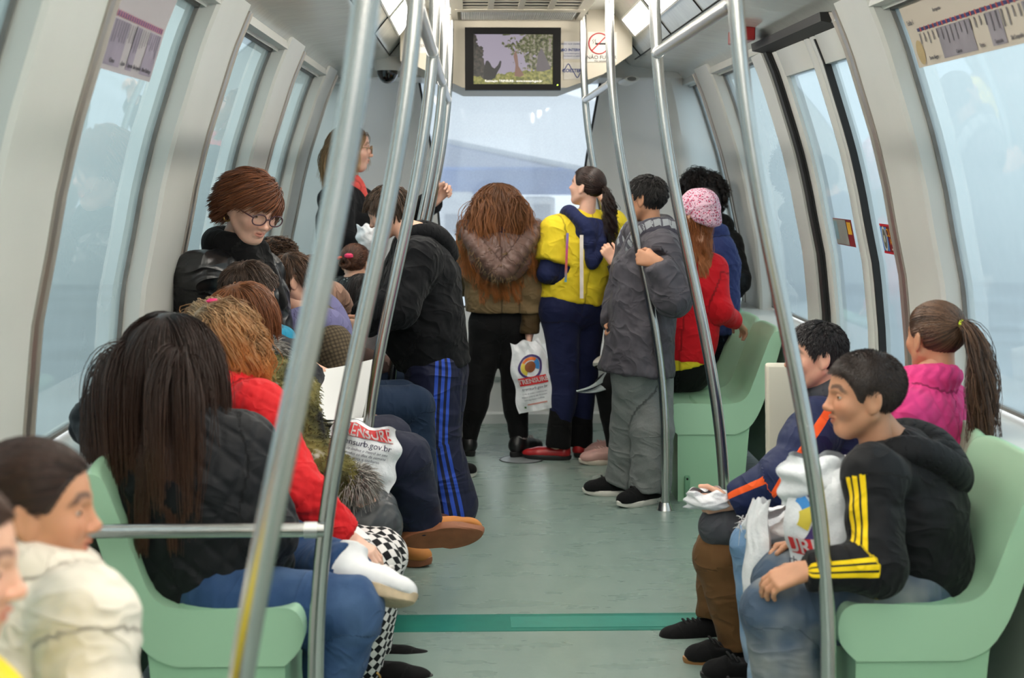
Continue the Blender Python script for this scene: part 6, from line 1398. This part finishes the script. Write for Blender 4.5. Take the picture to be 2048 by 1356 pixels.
def p_curly():
    J = stand(1.13, 8.15, 20, 1.56); set_(J, head=P(1404, 385, 8.12), neck=P(1414, 455, 8.12), shl=P(1372, 490, 8.15), shr=P(1452, 492, 8.05), elr=P(1468, 560, 7.98), wrr=P(1440, 610, 8.1), pel=P(1384, 640, 8.15))
    p = Person('woman with a dark curly bob and black puffer jacket standing at the far right', J, 1.55, .21, (-20, 0), 'light', 1.1, .0085, dict(l=None, r=None), eyes=False)
    p.hair(style='bob', len=.75, n=1500, w=.012, K=14, col=[(16, 13, 13), (52, 42, 40)], stiff=.8, grav=.25, off=.30, mess=.15, curl=.05, curl_n=4, clump=.75, nclump=110, seed=55, th=.08, cover=True)
    p.top('puffer_jacket', cloth('black_puffer', lin(20, 20, 22), .5, wrinkle=.4), .034, hem=.05, puff=(.055, .008), collar=(.055, .034, .015), armr=1.2); p.trousers(M_blacklegs, th=.01); [p.shoe(e, M_blackcanvas, M_blacksole) for e in 'lr']
p_curly()
def p_hidden():
    J = sit(.93, 7.55, -85, 1.32)
    set_(J, wrl=P(1228, 525, 7.4), ell=P(1250, 590, 7.4), wrr=P(1232, 520, 7.62), elr=P(1256, 590, 7.6), anl=P(1232, 898, 7.5), anr=P(1236, 888, 7.7), knl=P(1215, 775, 7.52), knr=P(1218, 770, 7.7))
    p = Person('person hidden behind the grey jacket, with pink sneakers and a phone in hand', J, 1.32, .185, (-85, -15), 'light', 1.0, .0085, dict(l=dict(d=(-.5, 0, .8), n=(0, .9, 0), k=.78, curl=(45, 50, 30)), r=dict(d=(-.5, 0, .8), n=(0, -.9, 0), k=.78, curl=(45, 50, 30))))
    p.hair(style='long', len=.9, n=600, w=.014, K=12, col=DK, seed=57); p.top('dark_jacket', M_blackknit, .018, hem=.03); p.trousers(M_blacklegs, th=.006)
    for e in 'lr': p.shoe(e, mat('pink_leather', lin(196, 152, 144), .5), mat('cream_rubber', lin(216, 200, 186), .5), L=.225, lace=mat('pink_lace', lin(206, 168, 160), .8), toe=(-1, -.1, 0))
p_hidden()

def p_white_girl():
    J = sit(-.72, 2.12, 85, 1.36)
    set_(J, head=P(76, 1018, 2.25), neck=P(70, 1150, 2.25), pel=P(40, 1640, 2.2), shl=P(110, 1205, 2.42), shr=P(176, 1236, 2.12), elr=P(192, 1440, 2.06), wrr=P(330, 1560, 2.1), ell=P(180, 1450, 2.4), wrl=P(300, 1560, 2.36),
         hipl=P(90, 1650, 2.3), hipr=P(90, 1660, 2.12), knl=P(400, 1660, 2.3), knr=P(400, 1670, 2.12), anl=P(420, 2100, 2.3), anr=P(430, 2150, 2.12))
    p = Person('girl in a cream white jacket with tied-back dark hair, in profile at the lower left', J, 1.36, .205, (82, -4), 'tan', 1.0, .0055, dict(l=None, r=None), brow=(52, 36, 30))
    p.hair(style='pony', n=2200, w=.007, col=[(32, 22, 20), (76, 52, 42)], tie=(0, -.52, .05), tail=.9, tail_n=200, seed=61, K=12)
    p.top('white_jacket', cloth('cream_canvas', lin(222, 214, 200), .8, wrinkle=.9), .018, hem=.03, armr=1.1, collar=(.048, .022, .012), fold=.009, h=.006); p.trousers(M_jeansdk, th=.01); [p.shoe(e, M_blackcanvas, M_rubber) for e in 'lr']
p_white_girl()
def p_edge_girl():
    J = sit(-.72, 1.62, 80, 1.34)
    set_(J, head=P(-106, 1130, 1.72), neck=P(-120, 1370, 1.72), pel=P(-110, 1900, 1.68), shl=P(-60, 1450, 1.88), shr=P(-60, 1500, 1.62), elr=P(0, 1650, 1.56), ell=P(0, 1640, 1.9), wrr=P(150, 1760, 1.6), wrl=P(140, 1740, 1.85))
    p = Person('girl in a yellow shirt at the left picture edge, only her hair and cheek showing', J, 1.34, .2, (84, -8), 'light', 1.0, .0055, dict(l=None, r=None), brow=(70, 48, 38))
    p.hair(style='pony', n=2200, w=.007, col=[(44, 30, 26), (96, 68, 52)], tie=(0, -.52, .05), tail=.8, tail_n=160, seed=63, K=12)
    p.top('yellow_shirt', cloth('yellow_jersey', lin(232, 206, 48), .8, wrinkle=.6), .012, hem=.03); p.trousers(M_jeansdk, th=.01); [p.shoe(e, M_blackcanvas, M_rubber) for e in 'lr']
p_edge_girl()

# ================================================================ BAGS AND PAPERS
def bag(label, c, sz, ux, uz, prints=True, seed=1, handles=True, crop=False, name='carrier_bag', full=.35, low=False):
    """soft plastic carrier bag; ux reading direction, uz up"""
    ux = nrm(ux); uz = nrm(np.asarray(uz, float) - ux * ux.dot(np.asarray(uz, float))); un = np.cross(ux, uz); c = np.asarray(c, float); w, hgt = sz; g = np.random.RandomState(seed); m = MB(); th = w * full * .5
    nu, nv = 26, 30; ph = g.uniform(0, 6.28, 8)
    def pt(u, v, s):
        x = (u - .5) * w * (1 - .22 * smooth(.72, 1, v)); z = (v - .5) * hgt; bulge = (1 - abs(2 * u - 1) ** 2.6) * (math.sin(math.pi * min(1, v * .9 + .05)) ** .6) * th
        cr_ = .010 * w / .3 * (math.sin(9 * u + 5 * v + ph[0] + s) + .7 * math.sin(17 * v - 8 * u + ph[1]) + .5 * math.sin(25 * u + 14 * v + ph[2] + s)) * (1.0 if s < 0 else .8) * (.35 + abs(v - .42) * 1.4)
        return c + ux * (x + .006 * math.sin(14 * v + ph[3])) + uz * (z + .008 * math.sin(11 * u + ph[4]) * (v > .9)) + un * (s * bulge + cr_)
    for s in (1, -1): m.grid([[pt(i / (nu - 1), j / (nv - 1), s) for j in range(nv)] for i in range(nu)])
    o = m.build(name, M_bag); tag(o, label, 'bag')
    if handles:
        h = MB()
        for k in (.3, .7):
            a = pt(k, 1, 1); b = pt(k, 1, -1); h.loft([[q + d for d in (ux * .014, un * .004, -ux * .014, -un * .004)] for q in spline([a, a + uz * .06 + un * .0, (a + b) / 2 + uz * .11, b + uz * .06, b], 14)])
        h.build('handle', M_bag, o)
    if prints and crop:
        k = w / .3
        def dec(u0, u1, v0, v1, nm, mm, off=.0045, n=10):
            q = MB(); q.grid([[pt(u, v, 1) + un * off for v in np.linspace(v0, v1, n)] for u in np.linspace(u0, u1, n)]); q.build(nm, mm, o)
        def ring(uc, vc, r0, r1, nm, mm, off, a0=-1.25, a1=1.25):
            q = MB(); q.grid([[pt(uc + r / w * math.cos(t), vc + r / hgt * math.sin(t), 1) + un * off for r in np.linspace(r0, r1, 4)] for t in np.linspace(a0, a1, 31)]); q.build(nm, mm, o)
        ring(.03, .66, .085 * k, .108 * k, 'purple_ring', mat('print_purple', lin(70, 52, 112), .5), .003); ring(.03, .66, .05 * k, .080 * k, 'blue_arc', mat('print_blue', lin(64, 140, 210), .5), .0031, .5, 1.2); ring(.03, .66, .04 * k, .080 * k, 'yellow_arc', mat('print_yellow', lin(216, 196, 70), .5), .0031, -.5, .5)
        dec(.04, .36, .39, .51, 'red_band', mat('print_red', lin(206, 40, 44), .5))
        for s_, u_, v_, z_, mm in (('URB', .19, .45, .066 * k, mat('print_white', lin(240, 240, 240), .5)), ('rb.gov.br', .2, .33, .036 * k, mat('print_navy', lin(60, 58, 96), .5))):
            t_ = textmesh('bag_text', s_, z_, (0, 0, 0), (1, 0, 0), (0, 0, 1), mm, o, .0002, bold=.001 if s_ == 'URB' else 0); og = ORG[o.name]
            for vx in t_.data.vertices: p_ = np.array(vx.co) + og; vx.co = Vector(pt(u_ + p_[0] / w, v_ + p_[2] / hgt, 1) + un * .0065 - og)
    elif prints:
        def dec(u0, u1, v0, v1, nm, mm, off=.003, n=8):
            q = MB(); q.grid([[pt(u, v, 1) + un * off for v in np.linspace(v0, v1, n)] for u in np.linspace(u0, u1, n)]); q.build(nm, mm, o)
        def ring(uc, vc, r0, r1, nm, mm, off, a0=0, a1=6.2832):
            q = MB(); q.grid([[pt(uc + r / w * math.cos(t), vc + r / hgt * math.sin(t), 1) + un * off for r in np.linspace(r0, r1, 4)] for t in np.linspace(a0, a1, 41)]); q.build(nm, mm, o)
        dv = .42 if low else 0.0; dh = 1.5 if low else 1.0
        k = w / .3
        if not low: ring(.52, .64, .082 * w / .3, .100 * w / .3, 'purple_ring', mat('print_purple', lin(70, 52, 112), .5), .003)
        if not low:
            ring(.52, .64, .055 * k, .078 * k, 'orange_arc', mat('print_orange', lin(232, 116, 40), .5), .0032, .9, 2.6); ring(.52, .64, .03 * k, .078 * k, 'blue_arc', mat('print_blue', lin(64, 140, 210), .5), .0031, -.4, .9); ring(.52, .64, .03 * k, .078 * k, 'yellow_arc', mat('print_yellow', lin(216, 196, 70), .5), .0031, 2.6, 4.2); ring(.52, .64, .0, .045 * k, 'brown_patch', mat('print_brown', lin(150, 84, 44), .5), .0036)
        dec(.12, .90, .385 + dv - .02 * low, .50 + dv + .04 * low, 'red_band', mat('print_red', lin(206, 40, 44), .5), .0045)
        def txt(s_, u, v, size, mm, off=.0065, bold=0):
            t_ = textmesh('bag_text', s_, size, (0, 0, 0), (1, 0, 0), (0, 0, 1), mm, o, .0002, bold=bold); me = t_.data; og = ORG[o.name]
            for vx in me.vertices:
                p_ = np.array(vx.co) + og; vx.co = Vector(pt(u + p_[0] / w, v + p_[2] / hgt, 1) + un * off - og)
        txt('TRENSURB', .51, .442 + dv, .052 * k, mat('print_white', lin(240, 240, 240), .5), .0065, .001); txt('trensurb.gov.br', .51, .335 + dv - .06 * low, .034 * k, mat('print_navy', lin(60, 58, 96), .5))
        for i, s_ in enumerate(('Linha de ônibus e metrô ao seu', 'alcance todos os dias da semana', 'com segurança e conforto')): txt(s_, .51, .27 + dv - .1 * low - i * .045 * dh, .016 * k, mat('print_navy', lin(60, 58, 96), .5))
        dec(.3, .85, .10, .12, 'pink_line', mat('print_pink', lin(214, 150, 140), .5)); dec(.2, .25, .06, .09, 'green_dot', mat('print_green', lin(70, 110, 60), .5))
    return o
bag('white printed carrier bag hanging from the hand of the girl with copper curls', P(1062, 752, 7.58), (.185, .355), (1, .12, .16), (-.16, 0, 1), seed=2, handles=False, full=.3)
bag('white printed carrier bag on the lap of the boy with yellow stripes', P(1672, 1070, 3.64), (.24, .34), (.90, -.30, .08), (.14, -.1, 1), seed=3, handles=False, full=.45, crop=True)
bag('white printed carrier bag beside the arm rail on the left row', P(722, 910, 4.79), (.24, .20), (1, -.05, -.22), (.2, .1, 1), seed=4, handles=False, low=True)
bag('plain white carrier bag hanging over the knee of the girl in ripped jeans', P(1512, 1120, 3.90), (.085, .32), (.5, -.8, .0), (.12, -.05, 1), False, 5, False, full=.6)
bag('crumpled white bag folded over the lap of the girl in ripped jeans', P(1560, 1048, 3.96), (.19, .10), (.9, -.2, .25), (-.2, -.5, .8), False, 6, False, full=.5)
bag('thin white bag wrapped over the hand of the boy in the navy and orange puffer', P(1418, 998, 4.36), (.14, .055), (1, -.1, .02), (0, -.3, 1), False, 7, False, full=.6)
bag('small clear white bag held by the blonde woman', P(735, 475, 7.7), (.11, .13), (1, 0, .1), (0, 0, 1), False, 8, False, full=.6)
bag('loose white bag top flaring beside the black and yellow sleeve', P(1640, 960, 3.66), (.20, .13), (.95, -.2, .05), (.25, -.3, 1), False, 9, False, full=.5)
bag('white bag hanging behind the hoodie, on the knees of the girl with the navy hood', P(752, 690, 6.55), (.09, .28), (1, 0, 0), (0, 0, 1), False, 10, False)
def sheet(label, pts, name='paper_sheet', m=None, th=.0025):
    a, b, c, d = [np.asarray(p, float) for p in pts]; n = nrm(np.cross(b - a, d - a)) * th; G = MB()
    R = [[a * (1 - u) * (1 - v) + b * u * (1 - v) + c * u * v + d * (1 - u) * v + n * 8 * math.sin(u * 3.1) * (1 - v * .5) for v in np.linspace(0, 1, 7)] for u in np.linspace(0, 1, 9)]
    G.grid(R); G.grid([[p + n for p in r] for r in R]); o = G.build(name, m or M_paper); tag(o, label, 'paper'); return o
sheet('large white paper held up by the boy with turquoise cuffs', (P(592, 744, 4.90), P(750, 717, 5.00), P(724, 837, 4.93), P(640, 838, 4.84)))
bd = sheet('white clipboard on the checked trousers of the red quilted jacket', (P(520, 1040, 4.02), P(660, 1085, 3.98), P(742, 1084, 4.12), P(600, 1035, 4.2)), 'clipboard', th=.008)
sheet('folded grey-white paper sticking out beside the grey sweatpants', (P(1152, 781, 7.35), P(1212, 742, 7.5), P(1214, 758, 7.5), P(1154, 783, 7.3)), m=mat('grey_paper', lin(178, 190, 190), .6))
sheet('second leaf of the paper beside the grey sweatpants', (P(1152, 782, 7.34), P(1212, 760, 7.5), P(1212, 778, 7.45), P(1156, 784, 7.3)), m=mat('grey_paper', lin(178, 190, 190), .6))
m = MB(); c = P(1222, 494, 7.5); m.obox(c, (.004, .035, 0), (-.012, 0, .065), (.006, 0, .0012)); o = m.build('phone', M_blackplastic); tag(o, 'dark phone held up behind the grey jacket', 'phone')
bag('crumpled white pouch on the lap between the black and red quilted jackets', P(600, 1030, 4.0), (.10, .05), (.9, -.2, -.3), (0, -.4, 1), False, 12, False, full=.8)
